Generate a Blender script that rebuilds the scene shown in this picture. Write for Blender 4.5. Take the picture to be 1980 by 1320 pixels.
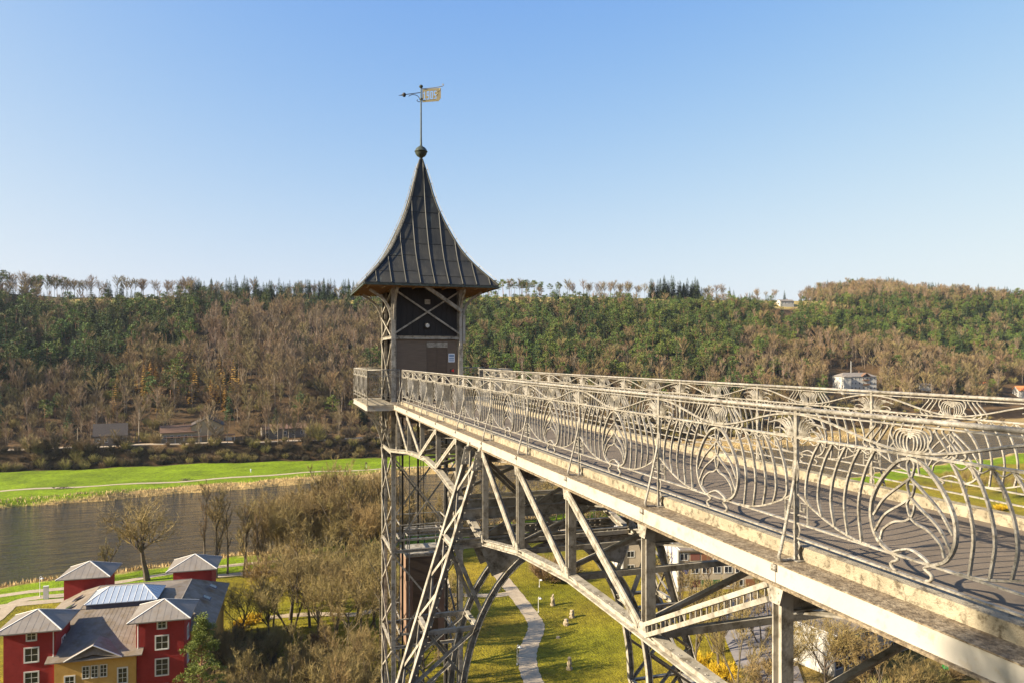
import bpy, math, random
import numpy as np
from mathutils import Vector, Matrix

# ---------------------------------------------------------------- camera, sky, sun, exposure
SC = bpy.context.scene
for _o in list(bpy.data.objects): bpy.data.objects.remove(_o)
COL = SC.collection
TH = math.atan(445 / 1400.0)               # the camera looks this far to the right of the footbridge's axis (+Y)
ST, CT = math.sin(TH), math.cos(TH)
EYE = 2.0                                  # eye height over the bridge deck (z = 0)
FPX = 1400.0
cam_d = bpy.data.cameras.new('camera'); cam = bpy.data.objects.new('camera', cam_d); COL.objects.link(cam)
cam.location = (0, 0, EYE); cam.rotation_euler = (math.pi / 2, 0, -TH)
cam_d.sensor_width = 36; cam_d.lens = 36 * FPX / 1980; cam_d.shift_y = 32 / 1980
cam_d.clip_start = 0.1; cam_d.clip_end = 20000
SC.camera = cam

SUN_EL = math.radians(26)
SUN_H = (-0.9994, -0.034)                   # horizontal direction towards the sun: left of the bridge and a little behind the camera
world = bpy.data.worlds.new('World'); SC.world = world; world.use_nodes = True
wn = world.node_tree.nodes; wl = world.node_tree.links; wn.clear()
sky = wn.new('ShaderNodeTexSky'); sky.sky_type = 'NISHITA'; sky.sun_disc = False
sky.sun_elevation = SUN_EL; sky.sun_rotation = math.atan2(SUN_H[0], SUN_H[1])
sky.altitude = 0; sky.air_density = 1.0; sky.dust_density = 1.5; sky.ozone_density = 3.0
bg = wn.new('ShaderNodeBackground'); bg.inputs[1].default_value = 0.1
wo = wn.new('ShaderNodeOutputWorld')
_sp = wn.new('ShaderNodeSeparateColor'); _cb = wn.new('ShaderNodeCombineColor'); wl.new(sky.outputs[0], _sp.inputs[0])
def _mth(op, a, b):
    n = wn.new('ShaderNodeMath'); n.operation = op
    for i, v in enumerate((a, b)):
        if isinstance(v, (int, float)): n.inputs[i].default_value = v
        else: wl.new(v, n.inputs[i])
    return n.outputs[0]
for _i, (_m, _p, _c) in enumerate(((1.0, 2.0, 3.1), (1.12, 1.6, 3.4), (1.0, 1.2, .71))):     # a film-like shoulder over the whole sky, so that its horizon does not clip
    _a = _mth('POWER', _sp.outputs[_i], _p); wl.new(_mth('MULTIPLY', _mth('DIVIDE', _a, _mth('ADD', _a, _c)), _m / .273), _cb.inputs[_i])
wl.new(_cb.outputs[0], bg.inputs[0]); wl.new(bg.outputs[0], wo.inputs[0])
sun_d = bpy.data.lights.new('sun', 'SUN'); sun_d.energy = 5.0; sun_d.angle = math.radians(0.5); sun_d.color = (1.0, 0.89, 0.71)
sun = bpy.data.objects.new('sun', sun_d); COL.objects.link(sun)
_sd = Vector((SUN_H[0] * math.cos(SUN_EL), SUN_H[1] * math.cos(SUN_EL), math.sin(SUN_EL)))
sun.rotation_euler = _sd.to_track_quat('Z', 'Y').to_euler(); sun.location = (-60, -20, 60)
SC.view_settings.view_transform = 'Standard'; SC.view_settings.look = 'None'
SC.view_settings.exposure = 1.45; SC.view_settings.gamma = 1.0
SC.render.engine = 'CYCLES'
SC.cycles.max_bounces = 6; SC.cycles.diffuse_bounces = 3; SC.cycles.glossy_bounces = 3; SC.cycles.transmission_bounces = 4

# ---------------------------------------------------------------- helpers
RND = random.Random(5)
def V(*a): return Vector(a)
def c2w(xc, zc): return (xc * CT + zc * ST, -xc * ST + zc * CT)          # camera-aligned ground axes -> world
def w2c(x, y): return (x * CT - y * ST, x * ST + y * CT)
def G(px, py, z=-48.0):                                                    # the place on level ground z that the photo shows at px, py
    zc = (EYE - z) * FPX / (py - 692); return c2w((px - 990) / FPX * zc, zc)
def GZ(px, zc): return c2w((px - 990) / FPX * zc, zc)
def proj(x, y, z):
    xc, zc = w2c(x, y); return 990 + FPX * xc / zc, 692 - FPX * (z - EYE) / zc, zc

class MB:
    def __init__(s): s.v = []; s.f = []; s.m = []; s.cur = 0
    def add(s, vs, fs):
        o = len(s.v); s.v += [tuple(v) for v in vs]; s.f += [tuple(i + o for i in f) for f in fs]; s.m += [s.cur] * len(fs); return s
    def box(s, x0, x1, y0, y1, z0, z1):
        return s.add([(x0,y0,z0),(x1,y0,z0),(x1,y1,z0),(x0,y1,z0),(x0,y0,z1),(x1,y0,z1),(x1,y1,z1),(x0,y1,z1)],
                     [(0,3,2,1),(4,5,6,7),(0,1,5,4),(1,2,6,5),(2,3,7,6),(3,0,4,7)])
    def bar(s, p, q, w, h, up=(0,0,1), ow=0, oh=0):
        p = Vector(p); q = Vector(q); d = (q - p).normalized(); u = Vector(up)
        if abs(d.dot(u)) > .98: u = Vector((1, 0, 0))
        a = d.cross(u).normalized(); b = a.cross(d).normalized()
        vs = []
        for c in (p, q):
            for (i, j) in ((-1,-1),(1,-1),(1,1),(-1,1)): vs.append(c + a * (i * w / 2 + ow) + b * (j * h / 2 + oh))
        return s.add(vs, [(0,3,2,1),(4,5,6,7),(0,1,5,4),(1,2,6,5),(2,3,7,6),(3,0,4,7)])
    def isec(s, p, q, w, h, t=.02, up=(0,0,1)):            # I section: web in the 'up' direction, flanges across
        s.bar(p, q, t, h - 2 * t, up); s.bar(p, q, w, t, up, 0, h / 2 - t / 2); return s.bar(p, q, w, t, up, 0, -h / 2 + t / 2)
    def angle(s, p, q, w, h, t=.015, up=(0,0,1), sw=1, sh=1):   # L section
        s.bar(p, q, w, t, up, 0, sh * (h / 2 - t / 2)); return s.bar(p, q, t, h - t, up, sw * (w / 2 - t / 2), -sh * t / 2)
    def chan2(s, p, q, w, h, gap, t=.02, up=(0,0,1)):      # two flats with a slit between them and a web behind
        for k in (-1, 1): s.bar(p, q, t * 2, (h - gap) / 2, up, 0, k * (h + gap) / 4)
        return s.bar(p, q, w, h * .5, up, w * .5, 0)
    def tube(s, pts, r, n=6, closed=False, rr=None, cap=True, rot=0.0):
        pts = [Vector(p) for p in pts]; N = len(pts); vs = []; prev = None
        for i, p in enumerate(pts):
            a = pts[i - 1] if (i or closed) else p; b = pts[(i + 1) % N] if (i < N - 1 or closed) else p
            d = (b - a); d = d.normalized() if d.length > 1e-9 else Vector((0,0,1))
            if prev is None:
                u = Vector((1,0,0)) if abs(d.x) < .8 else Vector((0,1,0)); e = d.cross(u).normalized()
            else:
                e = prev - d * prev.dot(d); e = e.normalized() if e.length > 1e-6 else d.orthogonal().normalized()
            prev = e; g = d.cross(e); R = rr[i] if rr else r
            for k in range(n):
                an = 2 * math.pi * k / n + rot; vs.append(p + (e * math.cos(an) + g * math.sin(an)) * R)
        fs = []
        for i in range(N if closed else N - 1):
            j = (i + 1) % N
            for k in range(n): fs.append((i*n+k, i*n+(k+1)%n, j*n+(k+1)%n, j*n+k))
        if cap and not closed: fs += [tuple(range(n))[::-1], tuple((N-1)*n + k for k in range(n))]
        return s.add(vs, fs)
    def lathe(s, prof, n=16, c=(0,0,0)):
        vs = []; fs = []
        for (r, z) in prof:
            for k in range(n): an = 2*math.pi*k/n; vs.append((c[0]+r*math.cos(an), c[1]+r*math.sin(an), c[2]+z))
        for i in range(len(prof)-1):
            for k in range(n): fs.append((i*n+k, i*n+(k+1)%n, (i+1)*n+(k+1)%n, (i+1)*n+k))
        fs += [tuple(range(n))[::-1], tuple((len(prof)-1)*n+k for k in range(n))]
        return s.add(vs, fs)
    def prism(s, poly, ext):                               # polygon (list of 3d points) pushed out by vector ext
        n = len(poly); e = Vector(ext); vs = [Vector(p) for p in poly] + [Vector(p) + e for p in poly]
        return s.add(vs, [tuple(range(n))[::-1], tuple(range(n, 2*n))] + [(i, (i+1)%n, n+(i+1)%n, n+i) for i in range(n)])
    def rivets(s, pts, r, ax):
        a = Vector(ax).normalized(); u = a.orthogonal().normalized(); w = a.cross(u)
        for p in pts:
            p = Vector(p); vs = []
            for (R, hh) in ((1, 0), (.7, .55)):
                for k in range(5): an = 2*math.pi*k/5; vs.append(p + (u*math.cos(an)+w*math.sin(an))*r*R + a*r*hh)
            s.add(vs, [(k, (k+1)%5, 5+(k+1)%5, 5+k) for k in range(5)] + [(5,6,7,8,9)])
        return s
    def mesh(s, name, mats, smooth=False):
        me = bpy.data.meshes.new(name); me.from_pydata(s.v, [], s.f)
        for m in (mats if isinstance(mats, (list, tuple)) else [mats]): me.materials.append(m)
        if any(s.m): me.polygons.foreach_set('material_index', s.m)
        if smooth: me.polygons.foreach_set('use_smooth', [True] * len(s.f))
        me.update(); return me
    def build(s, name, mat, parent=None, loc=None, smooth=False, **kw):
        return obj(name, s.mesh(name, mat, smooth), parent, loc, **kw)

def obj(name, me, parent=None, loc=None, label=None, cat=None, group=None, kind=None, rz=0):
    o = bpy.data.objects.new(name, me); COL.objects.link(o); o.parent = parent
    if loc is not None: o.location = loc
    if rz: o.rotation_euler = (0, 0, rz)
    return tag(o, label, cat, group, kind)
def tag(o, label=None, cat=None, group=None, kind=None):
    if label: o['label'] = label
    if cat: o['category'] = cat
    if group: o['group'] = group
    if kind: o['kind'] = kind
    return o
def thing(name, loc, label, cat, group=None, rz=0): return obj(name, None, None, loc, label, cat, group, None, rz)
def copy_tree(o, parent=None, loc=None):
    c = o.copy(); COL.objects.link(c); c.parent = parent
    if loc is not None: c.location = loc
    for ch in list(o.children): copy_tree(ch, c)
    return c
def spline(cp, n=6):
    cp = [Vector(c) for c in cp]; out = []; P = [cp[0]*2-cp[1]] + cp + [cp[-1]*2-cp[-2]]
    for i in range(1, len(P)-2):
        a, b, c, d = P[i-1], P[i], P[i+1], P[i+2]
        for k in range(n):
            t = k / n; out.append(.5*((2*b)+(c-a)*t+(2*a-5*b+4*c-d)*t*t+(3*b-a-3*c+d)*t**3))
    return out + [cp[-1]]

# ---------------------------------------------------------------- materials
def mat(name, c1, c2=None, scale=3.0, rough=.7, metal=0.0, bump=0.0, bscale=None, detail=6, c3=None, c3t=(.55,.7), c3scale=1.0, rand=0.0, spec=.4, stretch=None, lo=.35, hi=.65, coat=0, world=False):
    m = bpy.data.materials.new(name); m.use_nodes = True; nt = m.node_tree; N = nt.nodes; L = nt.links
    b = N['Principled BSDF']; b.inputs['Roughness'].default_value = rough; b.inputs['Metallic'].default_value = metal
    b.inputs['Specular IOR Level'].default_value = spec
    if world:
        g = N.new('ShaderNodeNewGeometry'); src = g.outputs['Position']
    else:
        tc = N.new('ShaderNodeTexCoord'); src = tc.outputs['Object']
    if stretch:
        mp = N.new('ShaderNodeMapping'); mp.inputs['Scale'].default_value = stretch; L.new(src, mp.inputs[0]); src = mp.outputs[0]
    col = None
    if c2:
        nz = N.new('ShaderNodeTexNoise'); nz.inputs['Scale'].default_value = scale; nz.inputs['Detail'].default_value = detail; nz.inputs['Roughness'].default_value = .62
        L.new(src, nz.inputs['Vector'])
        cr = N.new('ShaderNodeValToRGB'); cr.color_ramp.elements[0].color = (*c1, 1); cr.color_ramp.elements[1].color = (*c2, 1)
        cr.color_ramp.elements[0].position = lo; cr.color_ramp.elements[1].position = hi
        L.new(nz.outputs['Fac'], cr.inputs[0]); col = cr.outputs[0]
        if c3:
            n2 = N.new('ShaderNodeTexNoise'); n2.inputs['Scale'].default_value = c3scale; n2.inputs['Detail'].default_value = 8; n2.inputs['Roughness'].default_value = .7
            L.new(src, n2.inputs['Vector'])
            r2 = N.new('ShaderNodeValToRGB'); r2.color_ramp.elements[0].position = c3t[0]; r2.color_ramp.elements[1].position = c3t[1]
            L.new(n2.outputs['Fac'], r2.inputs[0])
            mx = N.new('ShaderNodeMix'); mx.data_type = 'RGBA'; L.new(r2.outputs[0], mx.inputs['Factor']); L.new(col, mx.inputs['A']); mx.inputs['B'].default_value = (*c3, 1); col = mx.outputs['Result']
    else:
        rg = N.new('ShaderNodeRGB'); rg.outputs[0].default_value = (*c1, 1); col = rg.outputs[0]
    if rand:
        oi = N.new('ShaderNodeObjectInfo'); hs = N.new('ShaderNodeHueSaturation')
        mr = N.new('ShaderNodeMapRange'); mr.inputs[3].default_value = 1 - rand; mr.inputs[4].default_value = 1 + rand
        L.new(oi.outputs['Random'], mr.inputs[0]); L.new(mr.outputs[0], hs.inputs['Value'])
        ml = N.new('ShaderNodeMath'); ml.operation = 'MULTIPLY'; ml.inputs[1].default_value = 7.31; L.new(oi.outputs['Random'], ml.inputs[0])
        fr = N.new('ShaderNodeMath'); fr.operation = 'FRACT'; L.new(ml.outputs[0], fr.inputs[0])
        m2 = N.new('ShaderNodeMapRange'); m2.inputs[3].default_value = .5 - rand * .07; m2.inputs[4].default_value = .5 + rand * .07
        L.new(fr.outputs[0], m2.inputs[0]); L.new(m2.outputs[0], hs.inputs['Hue']); L.new(col, hs.inputs['Color']); col = hs.outputs[0]
    L.new(col, b.inputs['Base Color'])
    if bump:
        nb = N.new('ShaderNodeTexNoise'); nb.inputs['Scale'].default_value = bscale or scale * 6; nb.inputs['Detail'].default_value = 5; L.new(src, nb.inputs['Vector'])
        bp = N.new('ShaderNodeBump'); bp.inputs['Strength'].default_value = bump; bp.inputs['Distance'].default_value = .02; L.new(nb.outputs['Fac'], bp.inputs['Height']); L.new(bp.outputs[0], b.inputs['Normal'])
    if coat: b.inputs['Coat Weight'].default_value = coat
    return m
M = {}
M['cream'] = mat('cream_paint', (.30,.265,.205), (.40,.355,.28), 2.2, .5, c3=(.075,.055,.03), c3t=(.46,.70), c3scale=5, bump=.12, bscale=40, world=True)
M['white'] = mat('white_girder_paint', (.36,.325,.265), (.41,.37,.305), 1.2, .42, c3=(.30,.225,.125), c3t=(.52,.78), c3scale=4.5, bump=.08, bscale=30, world=True)
M['rail'] = mat('weathered_rail_paint', (.34,.305,.245), (.21,.18,.135), 7, .5, c3=(.075,.058,.034), c3t=(.48,.68), c3scale=24, bump=.3, bscale=120, world=True)
M['ledge'] = mat('dirty_ledge', (.19,.135,.075), (.33,.26,.165), 5, .85, c3=(.08,.055,.03), c3t=(.42,.62), c3scale=22, bump=.8, bscale=60, world=True)
M['concrete'] = mat('lichen_concrete', (.34,.285,.19), (.24,.195,.125), 4, .9, c3=(.095,.072,.042), c3t=(.5,.64), c3scale=11, bump=.7, bscale=70, world=True)
M['asphalt'] = mat('walkway_asphalt', (.135,.100,.064), (.175,.132,.088), 2.5, .95, c3=(.23,.175,.12), c3t=(.58,.75), c3scale=140, bump=.6, bscale=220, world=True)
M['copper'] = mat('dark_copper_sheet', (.018,.018,.014), (.042,.038,.027), 1.6, .62, 0.0, c3=(.10,.125,.105), c3t=(.62,.78), c3scale=1.3, bump=.25, bscale=5, stretch=(1,1,.45))
M['patina'] = mat('patina_copper', (.03,.036,.026), (.07,.082,.06), 8, .55, .2)
M['gilt'] = mat('gilded_sheet', (.34,.27,.13), (.25,.21,.12), 10, .5, .3)
M['iron'] = mat('dark_iron', (.03,.03,.028), (.06,.05,.04), 12, .5, .4)
M['wood'] = mat('dark_boards', (.010,.007,.005), (.020,.014,.009), 4, .6, stretch=(1,1,.15))
M['soffit'] = mat('soffit_boards', (.26,.15,.065), (.33,.20,.09), 4, .7, stretch=(6,1,1))
M['steel'] = mat('brushed_brown_steel', (.115,.083,.057), (.15,.11,.078), 2, .42, .35, stretch=(1,1,14))
M['steel_dark'] = mat('door_steel', (.088,.061,.04), (.115,.08,.054), 2, .42, .35, stretch=(1,1,14))
M['cabin'] = mat('cabin_brown', (.23,.14,.09), (.28,.175,.115), 2, .45, .15)
M['signw'] = mat('sign_white', (.78,.79,.80))
M['signb'] = mat('sign_blue_grey', (.22,.30,.42))
M['red'] = mat('red_mark', (.65,.03,.02))
M['lens'] = mat('lamp_glass', (.5,.48,.42), rough=.15)
# ---------------------------------------------------------------- terrain: s runs along the river, t across it
RA = math.radians(27.5); RC, RS = math.cos(RA), math.sin(RA)
def st2w(s, t):
    xc, zc = s * RC - t * RS, s * RS + t * RC
    return xc * CT + zc * ST, -xc * ST + zc * CT
def w2st(x, y):
    xc, zc = x * CT - y * ST, x * ST + y * CT
    return xc * RC + zc * RS, -xc * RS + zc * RC
def ip(s, xs, ys): return np.interp(s, xs, ys)
def f_tn(s): return 200 + .05 * np.clip(s, -200, 500) + 1.2 * np.sin(s * .11) + .7 * np.sin(s * .31 + 1)
def f_tf(s): return 300 + 2.0 * np.sin(s * .012 + 1) + .9 * np.sin(s * .13) + .6 * np.sin(s * .37 + 2)
def f_tm(s): return ip(s, [-300,-53,30,112,250,400,1000], [400,389,373,357,346,346,342])
def f_shelf(s): return ip(s, [0,150,300], [46,46,14])
def f_tsk(s): return ip(s, [-400,-100,364,1010,1600], [785,750,700,570,530]) + 10 * np.sin(s * .011)
def f_hsk(s): return ip(s, [-400,-200,-100,-60,40,140,200,364,700,1010,1500], [58,58,57,54,58,60,61,68,72,74,68])
def smooth(a, b, x):
    p = np.clip((x - a) / (b - a), 0, 1); return p * p * (3 - 2 * p)
def height(s, t):
    s = np.asarray(s, float); t = np.asarray(t, float)
    tn, tf, tm, tsk, hs = f_tn(s), f_tf(s), f_tm(s), f_tsk(s), f_hsk(s)
    z = np.full(np.broadcast(s, t).shape, -48.0)
    z = z + .25 * np.sin(s * .07 + t * .05) + .2 * np.sin(s * .17 - t * .11)
    bed = smooth(tn - 7, tn + 3, t) * (1 - smooth(tf - 3, tf + 7, t)); z = z * (1 - bed) + -53.5 * bed
    z = z + 8.2 * smooth(tm, tm + 9, t)
    tb = tm + f_shelf(s); p = np.clip((t - tb) / (tsk - tb), 0, 1)
    rise = (hs + 40) * (.92 * p + .08 * np.sin(p * math.pi * .5))
    rise = rise + p * (1 - p) * 4 * (3.2 * np.sin(s * .035 + 1.3 * np.sin(t * .01)) + 2.2 * np.sin(s * .083 + 2 + t * .012))
    z = z + rise
    z = z - .035 * np.clip(t - tsk - 14, 0, 400)
    z = z + 40 * np.exp(-((s - 1040) / 170) ** 2 - ((t - 760) / 105) ** 2)
    x, y = st2w(s, t)
    cliff = 1 - smooth(2, 52, y + .12 * np.abs(x - 6)); z = z + cliff * 47.2 * (y < 60) * (1 + .0 * x)
    z = z + np.where((y < 55) & (y > -60), 1.6 * np.sin(x * .5 + y * .23) * cliff * (1 - cliff) * 4, 0)
    near = (np.abs(x - 4) < 13) & (y > -3) & (y < 40); z = np.where(near, np.minimum(z, np.maximum(-48, -14 - 1.6 * np.clip(y, 0, 40))), z)
    return z
def hz(x, y):
    s, t = w2st(x, y); return float(height(s, t))

def ground_colour(s, t):
    n = len(s); c = np.zeros((n, 4)); c[:, 3] = 1
    tn, tf, tm, tsk = f_tn(s), f_tf(s), f_tm(s), f_tsk(s)
    n1 = .58 + .42 * np.sin(s * .09 + 2 * np.sin(t * .05)) * np.sin(t * .13 + 1.7 * np.sin(s * .041))
    lawn = np.array([.120, .122, .004]); gold = np.array([.215, .150, .012]); meadow = np.array([.138, .192, .003])
    reed = np.array([.36, .24, .09]); litter = np.array([.115, .068, .028]); field = np.array([.36, .27, .09]); mud = np.array([.10, .075, .045])
    def put(mask, col): c[mask, :3] = col
    c[:, :3] = lawn * (1 - n1[:, None]) + gold * n1[:, None]
    put((t > tn - 22) & (t <= tn - 8), meadow); put((t > tn - 8) & (t <= tn - .5), reed); put((t > tn - .5) & (t < tf + .5), mud)
    mead = (t >= tf + .5)
    put(mead, meadow)
    rw = 7 + 3 * np.sin(s * .05) + np.clip((s - 60) * .12, 0, 8)
    put(mead & (t < tf + rw), reed)
    right = mead & (s > 150); put(right & (t < tm + 2), reed * .85)
    put(t > tm - 2.5, litter * .45); put(t > tm + 8, litter * np.array([1.15, 1.1, 1.0])); put(t > tm + f_shelf(s), litter * .75)
    put((t > tsk - 30) & (t < tsk + 60) & (((s > -70) & (s < 25)) | (s > 150)), field)
    put(t > tsk + 120, litter)
    x, y = st2w(s, t); xc, zc = x * CT - y * ST, x * ST + y * CT
    put((zc < 150) & (zc > 40) & (xc > .33 * zc) & (n1 > .25), np.array([.17, .115, .028])); put((zc < 112) & (zc > 40) & (xc < -.15 * zc) & (xc > -.42 * zc), litter)
    put(y < 62, litter * .9)
    return c

svals = np.concatenate([np.arange(-900, -160, 40), np.arange(-160, 460, 3.5), np.arange(460, 1300, 14), np.arange(1300, 2600, 60)])
tvals = np.concatenate([np.arange(-500, -80, 35), np.arange(-80, 80, 3.0), np.arange(80, 420, 2.2), np.arange(420, 900, 8), np.arange(900, 2600, 60)])
SS, TT = np.meshgrid(svals, tvals, indexing='ij'); sf, tfl = SS.ravel(), TT.ravel()
hf = height(sf, tfl); gx, gy = st2w(sf, tfl)
ns, nt_ = len(svals), len(tvals)
ii, jj = np.meshgrid(np.arange(ns-1), np.arange(nt_-1), indexing='ij'); a_ = (ii*nt_+jj).ravel()
gme = bpy.data.meshes.new('ground'); gme.from_pydata(np.stack([gx, gy, hf], 1).tolist(), [], np.stack([a_, a_+nt_, a_+nt_+1, a_+1], 1).tolist())
ca = gme.color_attributes.new('soil', 'FLOAT_COLOR', 'POINT'); ca.data.foreach_set('color', ground_colour(sf, tfl).ravel())
gme.polygons.foreach_set('use_smooth', [True] * len(gme.polygons)); gme.update()
def ground_mat():
    m = bpy.data.materials.new('ground_cover'); m.use_nodes = True; N = m.node_tree.nodes; L = m.node_tree.links; b = N['Principled BSDF']
    b.inputs['Roughness'].default_value = .95; b.inputs['Specular IOR Level'].default_value = .15
    at = N.new('ShaderNodeVertexColor'); at.layer_name = 'soil'; g = N.new('ShaderNodeNewGeometry')
    out = at.outputs[0]
    for sc, lo, hi in ((.09, .72, 1.3), (.8, .72, 1.3), (4.5, .6, 1.4)):
        nz = N.new('ShaderNodeTexNoise'); nz.inputs['Scale'].default_value = sc; nz.inputs['Detail'].default_value = 4; L.new(g.outputs['Position'], nz.inputs['Vector'])
        mr = N.new('ShaderNodeMapRange'); mr.inputs[1].default_value = .3; mr.inputs[2].default_value = .7; mr.inputs[3].default_value = lo; mr.inputs[4].default_value = hi; L.new(nz.outputs['Fac'], mr.inputs[0])
        hs = N.new('ShaderNodeHueSaturation'); L.new(mr.outputs[0], hs.inputs['Value']); L.new(out, hs.inputs['Color']); out = hs.outputs[0]
    L.new(out, b.inputs['Base Color'])
    nb = N.new('ShaderNodeTexNoise'); nb.inputs['Scale'].default_value = 3; nb.inputs['Detail'].default_value = 6; L.new(g.outputs['Position'], nb.inputs['Vector'])
    bp = N.new('ShaderNodeBump'); bp.inputs['Strength'].default_value = .9; bp.inputs['Distance'].default_value = .3; L.new(nb.outputs['Fac'], bp.inputs['Height']); L.new(bp.outputs[0], b.inputs['Normal'])
    return m
gme.materials.append(ground_mat())
obj('ground', gme, kind='structure')

def water_mat():
    m = bpy.data.materials.new('river_water'); m.use_nodes = True; N = m.node_tree.nodes; L = m.node_tree.links; b = N['Principled BSDF']
    b.inputs['Base Color'].default_value = (.036, .028, .013, 1); b.inputs['Roughness'].default_value = .06; b.inputs['IOR'].default_value = 1.33; b.inputs['Specular IOR Level'].default_value = .5
    g = N.new('ShaderNodeNewGeometry'); mp = N.new('ShaderNodeMapping'); mp.inputs['Rotation'].default_value = (0, 0, RA - TH + .25); mp.inputs['Scale'].default_value = (.22, 1.0, 1); L.new(g.outputs['Position'], mp.inputs[0])
    prev = None
    for sc, st, di in ((.30, 1.0, 2.4), (1.0, .9, .6), (.05, .6, 3.5)):
        nz = N.new('ShaderNodeTexNoise'); nz.inputs['Scale'].default_value = sc; nz.inputs['Detail'].default_value = 5; nz.inputs['Roughness'].default_value = .6; L.new(mp.outputs[0], nz.inputs['Vector'])
        bp = N.new('ShaderNodeBump'); bp.inputs['Strength'].default_value = st; bp.inputs['Distance'].default_value = di; L.new(nz.outputs['Fac'], bp.inputs['Height'])
        if prev: L.new(prev.outputs[0], bp.inputs['Normal'])
        prev = bp
    L.new(prev.outputs[0], b.inputs['Normal']); return m
wb = MB(); wb.add([(*st2w(s, t), -50.0) for s, t in ((-900, 170), (2600, 170), (2600, 330), (-900, 330))], [(0, 1, 2, 3)])
wb.build('river', water_mat(), kind='structure')

M['gravel'] = mat('pale_path', (.34,.262,.165), (.42,.33,.215), .8, .95, c3=(.25,.19,.13), c3t=(.5,.7), c3scale=2.5, bump=.5, bscale=6, world=True)
M['tarmac'] = mat('car_park_tarmac', (.17,.15,.135), (.23,.20,.18), .6, .95, c3=(.16,.14,.12), c3t=(.5,.65), c3scale=.35, world=True)
def ribbon(name, pts, width, m, dz=.06, n=8, kind='structure'):
    P = spline([(x, y, 0) for x, y in pts], n); mb = MB(); vs = []
    for i, p in enumerate(P):
        d = (P[min(i+1, len(P)-1)] - P[max(i-1, 0)]).normalized(); nn = Vector((-d.y, d.x, 0)); w = width[int(i/len(P)*len(width))] if isinstance(width, list) else width
        w *= 1 + .05 * math.sin(i * 1.7)
        for k in (-.5, -.17, .17, .5):
            q = p + nn * (w * k); vs.append((q.x, q.y, hz(q.x, q.y) + dz))
    mb.add(vs, [(i*4+k, i*4+k+1, i*4+k+5, i*4+k+4) for i in range(len(P)-1) for k in range(3)])
    return mb.build(name, m, kind=kind)
ribbon('park_path', [G(*p) for p in ((962,1108),(985,1133),(1012,1165),(1034,1196),(1036,1214),(1026,1240),(1020,1262),(1022,1290),(1033,1322),(1052,1370),(1080,1450))], 3.1, M['gravel'])
ribbon('park_path', [G(*p) for p in ((992,1143),(960,1149),(915,1150),(840,1150),(760,1165),(690,1185),(620,1188),(560,1192),(520,1196))], 2.2, M['gravel'], dz=.05)
def tline(ss, off): return [st2w(s, float(off(s))) for s in ss]
ribbon('riverside_path', tline(range(-140, 130, 12), lambda s: f_tn(s) - 15), 2.2, M['gravel'], n=2)
ribbon('riverside_path', tline(range(-140, 130, 12), lambda s: f_tn(s) - 23), 2.6, M['gravel'], n=2)
ribbon('house_path', [G(*p) for p in ((-60,1222),(-10,1200),(30,1168),(75,1158),(125,1152))], 2.4, M['gravel'])
ribbon('meadow_path', tline(range(-160, 190, 14), lambda s: ip(s, [-160,-45,105,190], [340,329,318,312])), 3.0, M['gravel'], n=2, dz=.08)
ribbon('far_road', tline(range(-160, 420, 14), lambda s: f_tm(s) + 13), 6.0, M['gravel'], n=2, dz=.1)
ribbon('far_road', tline(range(180, 420, 14), lambda s: f_tf(s) + 32), 3.0, M['gravel'], n=2, dz=.1)
# car park by the school
mb = MB(); cp = [G(*p) for p in ((1380,1165),(1460,1150),(1530,1175),(1530,1250),(1560,1340),(1600,1420),(1470,1420),(1440,1320),(1405,1240))]
mb.add([(x, y, hz(x, y) + .30) for x, y in cp], [tuple(range(len(cp)))]); mb.build('car_park', M['tarmac'], kind='structure')
# ---------------------------------------------------------------- footbridge
XL, XR = 4.84, 8.41                        # railing lines
XC = (XL + XR) / 2
BAY = 2.73; POSTS = [5.96 + BAY * k for k in range(-3, 10)]       # -2.23 ... 30.53
Y0, Y1 = -2.6, 31.3
bridge = thing('footbridge', (XC, 17, 0), 'cream riveted steel footbridge with dark asphalt walkway leading to the lift tower', 'bridge')
def bb(name, mb, m, **kw): return mb.build(name, m, bridge, (-XC, -17, 0), **kw)
mb = MB(); mb.box(XL + .2, XR - .2, Y0, Y1, -.16, 0.0); bb('deck', mb, M['asphalt'])
BOT = lambda y: float(np.interp(y, [-4, 11.4, 14.15, 16.88, 17.6, 19.6, 22.3, 24.5, 27.8, 33.2], [-1.66, -1.72, -1.98, -2.45, -2.35, -1.85, -1.50, -1.42, -1.62, -2.2]))
segs = [Y0] + [p for p in POSTS if p > Y0] + [Y1]
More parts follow.
